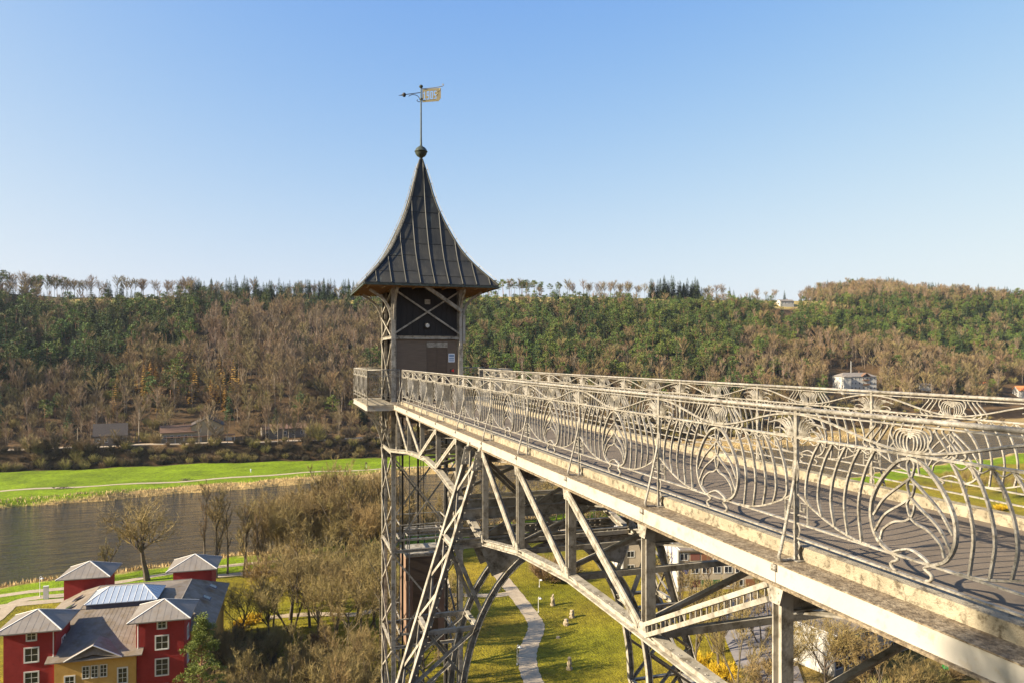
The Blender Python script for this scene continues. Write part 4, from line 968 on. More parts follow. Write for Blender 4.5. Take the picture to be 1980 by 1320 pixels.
for px in list(range(520, 745, 17)) + list(range(752, 1290, 20)) + list(range(1310, 1480, 28)):
    for rep in range(3 if px < 760 else 2):
        py = R4.uniform(1045, 1100) if px < 760 else R4.uniform(1000, 1065) if px < 1000 else R4.uniform(965, 1040)
        plant(NEAR[R4.randrange(4)], *G(px + R4.uniform(-8, 8), py), R4.uniform(17, 25) if px < 760 else R4.uniform(11, 16), 17, 'bare tree in the thicket between the park and the river', g2)
g3 = 'bare trees on the park lawn left of the lift tower'
for px, py, h, v in ((545,1150,13,0),(590,1178,13,2),(640,1190,14,0),(690,1172,15,1),(725,1210,15,2),(615,1245,14,0),(670,1262,15,2),(735,1275,15,1),(565,1230,12,3),(700,1240,13,3),(528,1215,10,2),(760,1200,15,1),(790,1250,15,0),(840,1230,13,2),(800,1300,14,0),(815,1345,15,2),(775,1335,14,1),(850,1290,13,0),(505,1185,14,0),(560,1200,15,2),(600,1215,16,0),(650,1225,15,2),(690,1205,16,0),(575,1165,15,1),(625,1160,15,2),(470,1240,11,2),(720,1165,16,2),(520,1250,12,0)):
    plant(NEAR[v], *G(px, py), h + 3, 17, 'spreading bare tree standing left of the lift tower on the lawn', g3)
g4 = 'bare thicket at the bottom left'
for i in range(46):
    px = R4.uniform(428, 760); py = R4.uniform(1285, 1480)
    plant(NEAR[R4.choice((0, 2, 3, 3))], *G(px, py), R4.uniform(6, 11) + (py - 1285) * .02, 17, 'tangled bare tree in the thicket below the lift tower', g4)
g5 = 'bare trees under the footbridge on the right'
for px, py, h, v, lab in ((1600, 1345, 17, 2, 'thick bare tree standing before the white gable of the lower school block'), (1632, 1340, 15, 0, 'bare tree close right of the one before the white gable'), (1345, 1290, 15, 1, 'tall bare tree rising behind the yellow forsythia'), (1390, 1300, 16, 1, 'bare tree with paired stems at the edge of the car park'), (1430, 1330, 14, 3, 'multi stemmed bare tree at the car park edge'), (1520, 1330, 13, 0, 'bare tree between the car park and the bridge post'),
                          (1275, 1190, 13, 1, 'bare tree hidden behind the pier beside the school'), (1290, 1160, 12, 4, 'slim bare tree in front of the school gable'), (1350, 1185, 9, 3, 'low bare tree before the school windows'), (1700, 1400, 13, 3, 'bare saplings low under the bridge beside the school block'), (1760, 1400, 12, 2, 'low spreading bare tree by the parked green car'), (1480, 1380, 12, 2, 'low bare tree at the foot of the frame by the car park')):
    plant(NEAR[v], *G(px, py), h, 17 if v < 4 else 20, lab)
for i in range(14):
    px = R4.uniform(1285, 1530); py = R4.uniform(1165, 1260); plant(NEAR[R4.choice((1, 3, 4))], *G(px, py), R4.uniform(8, 12), 17, 'slim bare tree between the school and the car park', 'bare trees before the school')
for px, py, h in ((1840, 940, 9), (1870, 946, 11), (1905, 955, 10), (1940, 965, 12), (1965, 958, 10), (1530, 905, 8), (1500, 912, 9), (1590, 930, 7)):
    plant(NEAR[R4.randrange(4)], *G(px, py), h, 17, 'bare tree on the near bank seen through the right railing', 'bare trees behind the right railing')
for x_, y_, h_, lab in ((-14.5, 2.2, 16, 'bare tree on the cliff edge left of the footbridge'),):
    plant(NEAR[1], x_, y_, h_, 17, lab)
# shrubs
for (px, py, h, w, k, lab) in ((485, 1205, 2.6, 3.0, 'forsythia', 'bright yellow forsythia on the lawn right of the red house'), (466, 1212, 2.0, 2.2, 'forsythia', 'small yellow forsythia touching the larger one by the red house'), (1355, 1290, 4.0, 3.2, 'forsythia', 'yellow forsythia at the left of the pair by the car park'), (1400, 1312, 4.2, 3.6, 'forsythia', 'yellow forsythia at the right of the pair by the car park'), (1230, 1215, 3.5, 2.2, 'forsythia', 'yellow forsythia seen through the pier leg'), (1935, 985, 3, 3, 'forsythia', 'yellow forsythia behind the right railing'),
                               (1062, 1122, 6.6, 5.6, 'twig', 'large rounded brown bush on the lawn under the arch'), (1095, 1120, 5.6, 4.6, 'twig', 'rounded brown bush touching the largest one under the arch')):
    x, y = G(px, py); b = bush(int(px), h * (.8 if k == 'forsythia' else 1), w, 44 if k == 'forsythia' else 60, 46 if k == 'forsythia' else 70, .075 if k == 'forsythia' else .06)
    b.build('bush' if k == 'twig' else 'forsythia', [M['bark'], M[k]], None, (x, y, hz(x, y)), label=lab, cat='bush')
for i in range(26):
    px = R4.uniform(420, 640); py = R4.uniform(1240, 1330); x, y = G(px, py); me = FAR['bush'][R4.choice((0, 2))]
    o = obj('bush', me, None, (x, y, hz(x, y) - .1), 'brown bush in the scrub right of the red house', 'bush', 'scrub beside the red house', rz=R4.uniform(0, 6)); o.scale = (R4.uniform(.4, .8),) * 3
for i in range(60):
    px = R4.uniform(1420, 1980); py = R4.uniform(1290, 1460); x, y = G(px, py); me = FAR['bush'][R4.choice((0, 1, 2))]
    o = obj('bush', me, None, (x, y, hz(x, y) - .1), 'brown bush in the scrub under the bridge at the right', 'bush', 'scrub under the bridge', rz=R4.uniform(0, 6)); o.scale = (R4.uniform(.35, .7),) * 3
# the pine before the red house
x, y = G(386, 1440); pn = pine(500, 17.5, 4.6, 170, 190, .26, .12, .38, True)
pt = MB(); pc_ = MB()
for f, mi in zip(pn.f, pn.m): (pt if mi == 0 else pc_).f.append(f)
pt.v = pn.v; pc_.v = pn.v; pt.m = [0] * len(pt.f); pc_.m = [0] * len(pc_.f)
r = thing('pine_tree', (x, y, hz(x, y) - .2), 'green pine in front of the right front tower of the red house', 'tree'); obj('trunk', pt.mesh('trunk', M['pinebark']), r); obj('crown', pc_.mesh('crown', M['pine']), r)
# reeds on both banks
for nm, f, w0, w1, sr, lab in (('near_reeds', f_tn, -7.5, -2.6, (-150, 140), 'strip of dry pale reeds along the near river bank'), ('far_reeds', f_tf, 0.2, 9, (-170, 420), 'band of dry pale reeds along the far river bank')):
    mb = MB(); r = random.Random(3)
    for i in range(9000):
        s = r.uniform(*sr); e = w1 + (max(0, min(8, (s - 60) * .12)) if f is f_tf else 0); t = float(f(s)) + r.uniform(w0, e); x, y = st2w(s, t); z = float(height(s, t)); 
        if z < -50.2: continue
        d = Vector((r.gauss(0, .25), r.gauss(0, .25), 1)).normalized(); blade(mb, Vector((x, y, z)), d, r.uniform(.5, 1.3), r.uniform(.15, .4), r)
    mb.build(nm, M['reed'], None, kind='stuff', label=lab, cat='reeds')
# ---------------------------------------------------------------- buildings
M['redwall'] = mat('red_render', (.24,.016,.012), (.30,.024,.018), .8, .85, c3=(.17,.012,.01), c3t=(.55,.75), c3scale=2, bump=.2, bscale=30)
M['yelwall'] = mat('yellow_render', (.46,.26,.06), (.52,.31,.085), .8, .85, c3=(.39,.21,.05), c3t=(.55,.75), c3scale=1.5, bump=.2, bscale=30)
M['roofgrey'] = mat('standing_seam_grey', (.175,.148,.12), (.22,.188,.15), .7, .7, c3=(.19,.145,.095), c3t=(.5,.7), c3scale=.9)
M['roofbrown'] = mat('weathered_bitumen', (.17,.135,.10), (.225,.18,.135), .5, .85, c3=(.155,.11,.06), c3t=(.45,.65), c3scale=.8)
M['trim'] = mat('white_trim', (.60,.57,.51), (.66,.63,.57), 3, .5)
M['frame'] = mat('window_frame', (.60,.57,.50))
M['pane'] = mat('window_pane', (.02,.022,.025), rough=.06, spec=.6)
M['glassroof'] = mat('milky_roof_glass', (.27,.31,.35), (.33,.37,.42), 1, .25, spec=.6)
M['roofside'] = mat('lead_upstand', (.05,.055,.075))
M['plaster'] = mat('white_plaster', (.45,.425,.38), (.38,.35,.30), 1.2, .85)
M['plastergrey'] = mat('grey_plaster', (.17,.14,.105), (.22,.18,.135), .8, .9, c3=(.12,.09,.065), c3t=(.5,.7), c3scale=2)
M['sandstone'] = mat('sandstone', (.27,.21,.13), (.33,.26,.165), 1.5, .9, bump=.4)
M['slate'] = mat('slate_roof', (.055,.043,.035), (.085,.065,.05), 2, .8)
M['tilebrown'] = mat('brown_tile_roof', (.14,.075,.042), (.19,.105,.06), 3, .85)
M['tileorange'] = mat('orange_tile_roof', (.55,.17,.045), (.62,.21,.07), 3, .85)
M['concretepanel'] = mat('concrete_panel', (.32,.26,.18), (.38,.31,.22), .6, .9)
for n_, c_ in (('p_blue', (.06,.065,.16)), ('p_green', (.04,.10,.035)), ('p_orange', (.20,.085,.04)), ('p_yellow', (.26,.20,.075)), ('p_red', (.17,.065,.045))): M[n_] = mat(n_ + '_panel', c_, rough=.6)
def window(par, x, y, z, w, h, axis='y', sgn=-1, mull=1, bars=1, fw=.17, fm='frame'):
    """frame round an opening with recessed pane; axis = outward normal's axis"""
    f = MB(); o = .07
    def bx(mb, a0, a1, z0, z1, d0, d1):
        if axis == 'y': mb.box(a0, a1, min(y + sgn * d0, y + sgn * d1), max(y + sgn * d0, y + sgn * d1), z0, z1)
        else: mb.box(min(x + sgn * d0, x + sgn * d1), max(x + sgn * d0, x + sgn * d1), a0, a1, z0, z1)
    c = x if axis == 'y' else y
    bx(f, c - w/2 - fw, c - w/2, z - h/2 - fw, z + h/2 + fw, 0.003, o); bx(f, c + w/2, c + w/2 + fw, z - h/2 - fw, z + h/2 + fw, 0.003, o)
    bx(f, c - w/2, c + w/2, z + h/2, z + h/2 + fw, 0.003, o); bx(f, c - w/2, c + w/2, z - h/2 - fw, z - h/2, 0.003, o + .05)
    for k in range(mull): xx = c - w/2 + w * (k + 1) / (mull + 1); bx(f, xx - .03, xx + .03, z - h/2, z + h/2, .012, .045)
    for k in range(bars): zz_ = z - h/2 + h * (k + 1) / (bars + 1); bx(f, c - w/2, c + w/2, zz_ - .025, zz_ + .025, .013, .043)
    wo_ = f.build('window', M[fm], par)
    p = MB(); bx(p, c - w/2, c + w/2, z - h/2, z + h/2, .004, .011); p.build('pane', M['pane'], wo_); return wo_
def hip(mb, x0, x1, y0, y1, ze, zp, rx=0.0, ry=0.0, th=.12):
    cx, cy = (x0+x1)/2, (y0+y1)/2
    if rx == 0 and ry == 0:
        vs = [(x0,y0,ze),(x1,y0,ze),(x1,y1,ze),(x0,y1,ze),(cx,cy,zp)]; fs = [(0,1,4),(1,2,4),(2,3,4),(3,0,4)]
    elif rx: vs = [(x0,y0,ze),(x1,y0,ze),(x1,y1,ze),(x0,y1,ze),(cx-rx,cy,zp),(cx+rx,cy,zp)]; fs = [(0,1,5,4),(1,2,5),(2,3,4,5),(3,0,4)]
    else: vs = [(x0,y0,ze),(x1,y0,ze),(x1,y1,ze),(x0,y1,ze),(cx,cy-ry,zp),(cx,cy+ry,zp)]; fs = [(0,1,4),(1,2,5,4),(2,3,5),(3,0,4,5)]
    n = len(vs); mb.add(vs, fs); mb.add([(v[0],v[1],v[2]) for v in vs[:4]] + [(v[0],v[1],v[2]-th) for v in vs[:4]], [(0,4,5,1),(1,5,6,2),(2,6,7,3),(3,7,4,0),(4,7,6,5)])
    return vs
def ridge_bars(par, vs, r=.07, m='trim'):
    if len(vs) == 5: E_ = [(0,4),(1,4),(2,4),(3,4)]
    elif len(vs) == 6:
        rx = abs(vs[4][1] - vs[5][1]) < 1e-6; E_ = [(4,5),(0,4),(3,4),(1,5),(2,5)] if rx else [(4,5),(0,4),(1,4),(2,5),(3,5)]
    for a, b in E_: MB().bar(Vector(vs[a]) + Vector((0,0,.03)), Vector(vs[b]) + Vector((0,0,.03)), r*2, .06).build('ridge_cap', M[m], par)

# ---- the red and yellow house: local x along the front, y into depth, z above the ground
HO = c2w(-65.9, 93.8)
house = thing('red_house', (HO[0], HO[1], -48.5), 'red and yellow house with four pyramid roofed corner towers beside the river', 'house', rz=math.radians(-2))
W_, D_, TWW = 21.6, 30.0, 6.0
ZE = 15.0                                     # turret eaves
for (x0, y0, zl, nm) in ((0, 0, 0, 'left front'), (W_ - TWW, 0, 0, 'right front'), (0, D_ - TWW, 0, 'left rear'), (W_ - TWW + .6, D_ - TWW, 0, 'right rear')):
    t_ = MB().box(x0, x0 + TWW, y0, y0 + TWW, 0, ZE + .1).build('corner_tower', M['redwall'], house)
    rb = MB(); vs = hip(rb, x0 - .95, x0 + TWW + .95, y0 - .95, y0 + TWW + .95, ZE, ZE + 1.75, th=.16); ro = rb.build('tower_roof', M['roofgrey'], house)
    ridge_bars(ro, vs)
    for n_ in range(4):                       # seams of the sheet roof
        (ax, ay, az), (bx_, by_, bz) = vs[n_], vs[(n_+1) % 4]; c = Vector(vs[4])
        for k in range(1, 9):
            f = k / 9; p = Vector((ax, ay, az)).lerp(Vector((bx_, by_, bz)), f); q = p.lerp(Vector((ax, ay, az)).lerp(Vector((bx_, by_, bz)), .5), 1.0); w = 1 - abs(2 * f - 1)
            top = p + (c - (Vector(vs[n_]) + Vector(vs[(n_+1) % 4])) * .5) * w
            MB().bar(p + Vector((0,0,.02)), top + Vector((0,0,.012)), .012, .012).build('roof_seam', M['roofgrey'], ro)
    if y0 == 0:
        ws = ((.3, 14.25, .95, 1.05, 1), (.3, 11.75, 1.45, 1.7, 1), (.3, 8.4, 1.45, 2.1, 2), (.3, 5.0, 1.25, 1.9, 2), (.3, 1.9, 1.25, 1.9, 2))
        for dx, zc_, w, h, b in ws: window(house, x0 + TWW / 2 + dx - .1, y0, zc_, w, h, 'y', -1, 1, b)
        for zc_ in (11.9, 8.6): window(house, x0 + TWW, y0 + 3, zc_, 1.2, 1.6, 'x', 1, 1, 1)
        dp = MB(); xd = x0 + (TWW - .25 if x0 == 0 else .25); dp.tube([(xd, -.12, ZE - .2), (xd, -.12, 10.9)], .06, 6); dp.build('downpipe', M['trim'], house)
# yellow front between the towers
fx0, fx1, fy = TWW - .05, W_ - TWW + .05, -.45
MB().box(fx0, fx1, fy, 8, 0, 10.75).build('front_wall', M['yelwall'], house)
gx = (fx0 + fx1) / 2 - .1; gw_ = 2.75
MB().prism([(gx - gw_, fy - .02, 10.7), (gx + gw_, fy - .02, 10.7), (gx, fy - .02, 11.5)], (0, .3, 0)).build('gable_wall', M['yelwall'], house)
MB().prism([(gx - gw_ - .6, fy - .76, 10.74), (gx, fy - .76, 11.45), (gx + gw_ + .6, fy - .76, 10.74), (gx, fy - .2, 12.5)], (0, .05, -.05)).build('gable_front_roof', M['roofbrown'], house)
for k in range(3): window(house, gx - 1.05 + k * 1.05, fy, 8.9, .72, 1.5, 'y', -1, 1, 2, .1)
window(house, fx0 + 2.0 - .2, fy, 7.6, 1.0, 1.9, 'y', -1, 1, 2); window(house, fx1 - 1.6, fy, 8.0, 1.0, 1.9, 'y', -1, 1, 2)
for xx in (fx0 + 1.9, gx - 1.2, gx + 1.2, fx1 - 1.6): window(house, xx, fy, 4.2, 1.1, 1.9, 'y', -1, 1, 2)
mbr = MB(); e = 10.7; mbr.prism([(fx0 - .9, fy - .8, e), (fx1 + .9, fy - .8, e), (fx1 + .9, fy - .8, e + .14), (fx0 - .9, fy - .8, e + .14)], (0, 1.9, .75)); mbr.build('front_eave', M['roofbrown'], house)
mbr = MB(); mbr.add([(fx0 - .6, fy + 1.0, 11.55), (fx1 + .6, fy + 1.0, 11.55), (fx1 + .2, 9.0, 14.3), (fx0 + 1.2, 9.0, 14.3)], [(0,1,2,3)]); mbr.add([(fx0 - .6, fy + 1.0, 11.43), (fx1 + .6, fy + 1.0, 11.43), (fx1 + .2, 9.0, 14.1), (fx0 + 1.2, 9.0, 14.1)], [(0,3,2,1)]); fr = mbr.build('front_roof', M['roofbrown'], house)
for k in range(1, 16):
    f = k / 16; a = Vector((fx0 - .6, fy + 1, 11.56)).lerp(Vector((fx1 + .6, fy + 1, 11.56)), f); b = Vector((fx0 + 1.2, 9.0, 14.31)).lerp(Vector((fx1 + .2, 9.0, 14.31)), f); MB().bar(a, b, .015, .02).build('roof_seam', M['roofbrown'], fr)
for s_ in (-1, 1):                            # gable roof
    mbr = MB(); mbr.prism([(gx, fy - .75, 12.55), (gx + s_ * (gw_ + .7), fy - .75, 10.72), (gx + s_ * (gw_ + .7), fy - .75, 10.86), (gx, fy - .75, 12.70)], (0, 3.4, 0)); g_ = mbr.build('gable_roof', M['roofbrown'], house)
    MB().bar((gx, fy - .78, 12.66), (gx + s_ * (gw_ + .7), fy - .78, 10.82), .10, .2, (0, 1, 0)).build('barge_board', M['trim'], g_)
# main body and hip roof
MB().box(.8, W_ + 2.3, 5.5, D_ - 4, 0, 11.4).build('body_wall', M['yelwall'], house)
mbr = MB(); vs = [(-.2, 4.6, 11.3), (W_ + 3.2, 4.6, 11.3), (W_ + 3.2, D_ - 3.2, 11.3), (-.2, D_ - 3.2, 11.3), (6.2, 9.6, 14.2), (W_ - 2.0, 9.6, 14.2), (W_ - 2.0, D_ - 9.5, 14.3), (6.2, D_ - 9.5, 14.3), (8.5, 15.5, 14.7), (W_ - 5, 15.5, 14.7)]
mbr.add(vs, [(0,1,5,4),(1,2,6,5),(2,3,7,6),(3,0,4,7),(4,5,9,8),(5,6,9),(6,7,8,9),(7,4,8)]); mr_ = mbr.build('main_roof', M['roofbrown'], house)
for (a, b) in ((0,4),(1,5),(2,6),(3,7),(4,5),(5,6),(6,7),(7,4)): MB().bar(Vector(vs[a]) + Vector((0,0,.03)), Vector(vs[b]) + Vector((0,0,.03)), .14, .07).build('ridge_cap', M['roofgrey'], mr_)
for n_, (a, b, c, d) in enumerate(((1,2,6,5), (3,0,4,7))):
    for k in range(1, 18):
        f = k / 18; p = Vector(vs[a]).lerp(Vector(vs[b]), f); q = Vector(vs[d]).lerp(Vector(vs[c]), f); MB().bar(p + Vector((0,0,.02)), q + Vector((0,0,.02)), .015, .02).build('roof_seam', M['roofbrown'], mr_)
for (x, y, z, sx) in ((W_ + 1.2, 13.5, 13.1, 1), (W_ + 1.4, 19.5, 13.0, 1), (3.6, 14, 13.2, -1), (3.6, 18.2, 13.2, -1)):
    rl = MB(); d = Vector((6.4 if sx > 0 else 6.4, 0, 0)); sl = -.52 * sx; rl.bar((x, y - .7, z + .12), (x, y + .7, z + .12), 1.3, .1, (-sl, 0, 1)); r_ = rl.build('roof_light', M['roofside'], house)
    MB().bar((x, y - .55, z + .18), (x, y + .55, z + .18), 1.0, .03, (-sl, 0, 1)).build('pane', M['pane'], r_)
# roof light hall
sx0, sx1, sy0, sy1 = 7.2, 16.4, 8.9, 15.2
MB().box(sx0, sx1, sy0, sy1, 13.6, 15.05).build('roof_light_upstand', M['roofside'], house)
gb = MB(); gv = hip(gb, sx0 - .2, sx1 + .2, sy0 - .2, sy1 + .2, 15.06, 16.5, rx=2.3, th=.1); gr = gb.build('roof_light_glass', M['glassroof'], house); ridge_bars(gr, gv, .06)
for k in range(1, 12):
    f = k / 12; xx = sx0 - .2 + (sx1 - sx0 + .4) * f; rise = min(1, max(0, min((xx - gv[0][0]) / (gv[4][0] - gv[0][0]), (gv[1][0] - xx) / (gv[1][0] - gv[5][0]))))
    for y_, yc in ((sy0 - .2, 1), (sy1 + .2, -1)):
        p = Vector((xx, y_, 15.08)); q = Vector((xx, y_ + yc * (sy1 - sy0 + .4) / 2 * rise, 15.08 + 1.44 * rise)); MB().bar(p, q, .06, .05).build('glazing_bar', M['trim'], gr)
for k in range(1, 7):
    f = k / 7; yy = sy0 - .2 + (sy1 - sy0 + .4) * f; rise = 1 - abs(2 * f - 1)
    for xe, sg_ in ((sx0 - .2, 1), (sx1 + .2, -1)):
        MB().bar((xe, yy, 15.08), (xe + sg_ * (gv[4][0] - gv[0][0]) * rise, yy, 15.08 + 1.44 * rise), .06, .05).build('glazing_bar', M['trim'], gr)

# ---- the school below the bridge: two slab blocks with white gable ends
def school(px, py, z0, L, Wd, H, ang, storeys, label, panels):
    x, y = G(px, py, z0); sc_ = thing('school_block', (x, y, z0), label, 'school', 'school blocks below the footbridge', ang)
    MB().box(0, L, 0, Wd, 0, H).build('wall', M['concretepanel'], sc_)
    MB().box(-.3, -.003, -.35, Wd + .35, 0, H + .3).build('gable_wall', M['plaster'], sc_)
    MB().box(L + .003, L + .3, -.35, Wd + .35, 0, H + .3).build('gable_wall', M['plaster'], sc_)
    ro = MB().box(0, L, -.5, Wd + .5, H + .003, H + .3).build('flat_roof', M['roofbrown'], sc_)
    for k in range(int(L / 3)): MB().box(k * 3 + .1, k * 3 + .28, -.5, Wd + .5, H + .303, H + .42).build('roof_strip', M['trim' if k % 3 == 0 else 'roofside'], ro)
    r = random.Random(px); n = int(L / 2.4)
    for s in range(storeys):
        zc_ = H * (s + .55) / storeys
        for k in range(n):
            xx = (k + .5) * L / n
            if panels and r.random() < .55: MB().box(xx - 1.05, xx + 1.05, -.06, -.003, zc_ - .75, zc_ + .75).build('colour_panel', M[r.choice(['p_blue', 'p_green', 'p_orange', 'p_yellow', 'p_red'])], sc_)
            else: window(sc_, xx, 0, zc_, 1.6, 1.3, 'y', -1, 1, 0, .09, 'trim')
    if panels:
        MB().box(-.33, -.303, Wd * .30, Wd * .36, 0, H).build('blue_stripe', M['p_blue'], sc_); MB().box(-.33, -.303, Wd * .62, Wd * .66, 0, H).build('blue_stripe', M['p_blue'], sc_)
    return sc_
school(1312, 1142, -48, 34, 12, 8.6, math.radians(-14), 3, 'school block with blue, green and orange facade panels and a white gable', True)
school(1205, 1112, -48, 7, 11, 9.5, math.radians(-12), 3, 'narrow white gabled school wing seen through the pier legs', True)
school(1612, 1308, -48, 30, 10, 6.2, math.radians(14), 2, 'low school block with white gable and striped flat roof under the bridge', False)
# cycle shelter and parked cars
def car(px, py, ang, colour, label):
    x, y = G(px, py); c = thing('parked_car', (x, y, hz(x, y) + (.31 if False else .02)), label, 'car', 'parked cars', ang)
    b = MB(); sec = [(-2.05,.55,.7),(-2.0,.4,.82),(-1.2,.38,.92),(-.2,.38,.95),(.9,.38,.95),(1.9,.4,.98),(2.05,.55,.85)]
    vs = []
    for x_, z0, z1 in sec:
        for y_, z_ in ((-.82,z0),(-.86,(z0+z1)/2),(-.78,z1),(.78,z1),(.86,(z0+z1)/2),(.82,z0)): vs.append((x_, y_, z_))
    b.add(vs, [(i*6+k, i*6+(k+1)%6, i*6+6+(k+1)%6, i*6+6+k) for i in range(6) for k in range(6)] + [tuple(range(6))[::-1], tuple(range(36, 42))]); b.build('body', mat('car_paint_' + label.split()[0], colour, rough=.25, coat=.6), c)
    g = MB(); a = [(-.95,-.74,.95),(-.35,-.62,1.45),(1.1,-.62,1.47),(1.75,-.72,.98)]; g.add(a + [(p[0], -p[1], p[2]) for p in a], [(0,3,2,1),(4,5,6,7),(0,1,5,4),(2,3,7,6)]); g.build('glass', M['pane'], c)
    g = MB(); g.box(-.3, 1.08, -.6, .6, 1.452, 1.49); g.build('car_roof', bpy.data.materials['car_paint_' + label.split()[0]], c)
    for wx in (-1.3, 1.25):
        for wy in (-.8, .8):
            w = MB(); w.tube([(wx, wy - .1, .32), (wx, wy + .1, .32)], .32, 14); w_ = w.build('wheel', M['iron'], c); w = MB(); w.tube([(wx, wy - .11, .32), (wx, wy + .11, .32)], .19, 10); w.build('rim', M['trim'], w_)
    for wy in (-.6, .6): MB().box(-2.07, -2.0, wy - .16, wy + .16, .6, .74).build('headlight', M['lens'], c); MB().box(2.0, 2.07, wy - .14, wy + .14, .66, .8).build('tail_light', M['red'], c)
    return c
car(1850, 1297, math.radians(-30), (.02,.42,.03), 'bright green parked car near the striped school roof')
car(1475, 1118, math.radians(10), (.03,.03,.035), 'dark parked car at the end of the colourful school block')
x, y = G(1510, 1270); sh = thing('cycle_shelter', (x, y, hz(x, y)), 'small open shelter with grey corrugated roof by the car park', 'shelter', None, math.radians(55))
for k in range(10): MB().box(-3 + k * .6, -2.45 + k * .6, -1.3, 1.3, 2.25 + (k % 2) * .05, 2.32 + (k % 2) * .05).build('roof_sheet', M['roofgrey'], sh)
for a in (-2.7, 2.7):
    for b in (-1.1, 1.1): MB().box(a - .06, a + .06, b - .06, b + .06, -.2, 2.25).build('post', M['iron'], sh)

# ---- park furniture
def lamp(px, py, h, label):
    x, y = G(px, py); l = thing('park_lamp', (x, y, hz(x, y)), label, 'lamp', 'white park lamps'); m = MB(); m.tube(spline([(0,0,-.2),(0,0,h*.8),(0,0,h*.97),(.12,0,h*1.02),(.35,0,h*1.0),(.42,0,h*.95)], 4), .05, 6); m.build('pole', M['trim'], l)
    m = MB(); m.lathe([(.04,.28),(.12,.2),(.3,.06),(.33,0),(.28,-.05)], 10, (.42, 0, h*.9)); m.build('lamp_shade', M['trim'], l); m = MB(); m.lathe([(.05,-.16),(.16,-.1),(.2,-.03),(.2,0)], 8, (.42, 0, h*.9)); m.build('bulb', M['lens'], l); MB().lathe([(.12,-.1),(.12,.25),(.06,.3)], 8).build('base', M['trim'], l); return l
lamp(1041, 1179, 3.0, 'white park lamp beside the upper bend of the path'); lamp(1000, 1284, 3.2, 'white park lamp left of the lower path'); lamp(77, 1157, 4.2, 'tall white lamp by the riverside path left of the red house'); lamp(1043, 1132, 1.6, 'short pale lamp post in front of the large bush')
def stone(px, py, h, w, seed, label, head=False):
    x, y = G(px, py); r = random.Random(seed); m = MB(); pr_ = [(w*.55,-.2),(w*.55,h*.18),(w*.42,h*.2),(w*.46,h*.5),(w*.38,h*.7)] + ([(w*.2,h*.74),(w*.26,h*.86),(w*.15,h)] if head else [(w*.36,h*.92),(w*.2,h)])
    m.lathe(pr_, 7); m.v = [(a + r.gauss(0, w*.06), b + r.gauss(0, w*.06), c + r.gauss(0, h*.015)) for a, b, c in m.v]; m.build('sculpture', M['sandstone'], None, (x, y, hz(x, y)), label=label, cat='sculpture', group='stone sculptures on the lawn')
stone(1069, 1166, 2.3, 1.0, 1, 'tall slender stone sculpture nearest the park path lamp', True); stone(1106, 1190, 1.5, 1.0, 2, 'pale wide topped stone sculpture on the lawn'); stone(1095, 1204, 1.2, 1.1, 3, 'low rough stone lump on the lawn'); stone(1101, 1293, 2.0, .9, 4, 'square standing stone pillar on the lower lawn'); stone(1079, 1229, .3, .9, 5, 'flat pale stone slab lying on the lawn')
x, y = G(89, 1160); MB().box(-.45, .45, -.2, .2, -.1, 2.6).box(-.5, .5, -.24, .24, 2.6, 2.7).build('white_column', M['trim'], None, (x, y, hz(x, y)), label='white information column beside the riverside path', cat='column')

# ---- buildings across the river
def far_house(px, s_t, L, Wd, H, rh, ang, wm, rm, label, storeys=2, gable=True, nwin=4, dz=0):
    s, t = s_t; x, y = st2w(s, t); z = float(height(s, t)) + dz; h = thing('far_house', (x, y, z), label, 'house', 'houses across the river', ang)
    MB().box(-L/2, L/2, -Wd/2, Wd/2, -3, H).build('wall', M[wm], h)
    r = MB()
    if gable:
        for s_ in (-1, 1): r.prism([(-L/2-.5, 0, H + rh), (-L/2-.5, s_*(Wd/2+.6), H - .1), (-L/2-.5, s_*(Wd/2+.6), H + .12), (-L/2-.5, 0, H + rh + .25)], (L + 1, 0, 0))
        MB().prism([(-L/2+.01, -Wd/2, H), (-L/2+.01, Wd/2, H), (-L/2+.01, 0, H + rh)], (L - .02, 0, 0)).build('gable_wall', M[wm], h)
    else: hip(r, -L/2-.6, L/2+.6, -Wd/2-.6, Wd/2+.6, H, H + rh, rx=L/2 - Wd*.35)
    ro = r.build('roof', M[rm], h); MB().box(L*.15, L*.15+.9, .4, 1.3, H + rh*.5, H + rh + 1.1).build('chimney', M['tilebrown'], ro)
    for sto in range(storeys):
        zc_ = H * (sto + .55) / storeys
        for k in range(nwin): window(h, -L/2 + L * (k + .5) / nwin, -Wd/2, zc_, 1.2, 1.6, 'y', -1, 1, 1, .15, 'trim')
        for k in range(2): window(h, -L/2, -Wd/2 + Wd * (k + .5) / 2, zc_, 1.1, 1.6, 'x', -1, 1, 1, .15, 'trim')
    return h
def hill(px, py, lo=330, hi_=1400):
    for zc in np.arange(lo, hi_, 2.0):
        x, y = GZ(px, zc); s, t = w2st(x, y)
        if proj(x, y, float(height(s, t)))[1] <= py: return s, t
    return s, t
def at(px, zc): x, y = GZ(px, zc); return w2st(x, y)
AL = TH - 0                                       # facing the camera roughly
B0 = RA - TH
far_house(410, at(402, 374), 22, 15, 8.0, 4.2, B0 + math.pi / 2 - .1, 'sandstone', 'slate', 'large sandstone railway building with shallow gable roof across the river', 2, True, 6)
far_house(350, at(345, 362), 16, 8, 5.0, 3.2, B0, 'sandstone', 'tilebrown', 'low building with brown tiled roof joined to the railway building', 1, True, 5)
far_house(213, at(214, 352), 14, 9, 4.5, 5.5, B0, 'plastergrey', 'slate', 'grey house with steep dark roof half hidden by birches', 1, True, 4)
far_house(560, at(548, 385), 22, 9, 5.0, 2.2, B0, 'plastergrey', 'tilebrown', 'long low grey house behind the birches right of the railway building', 1, True, 5)
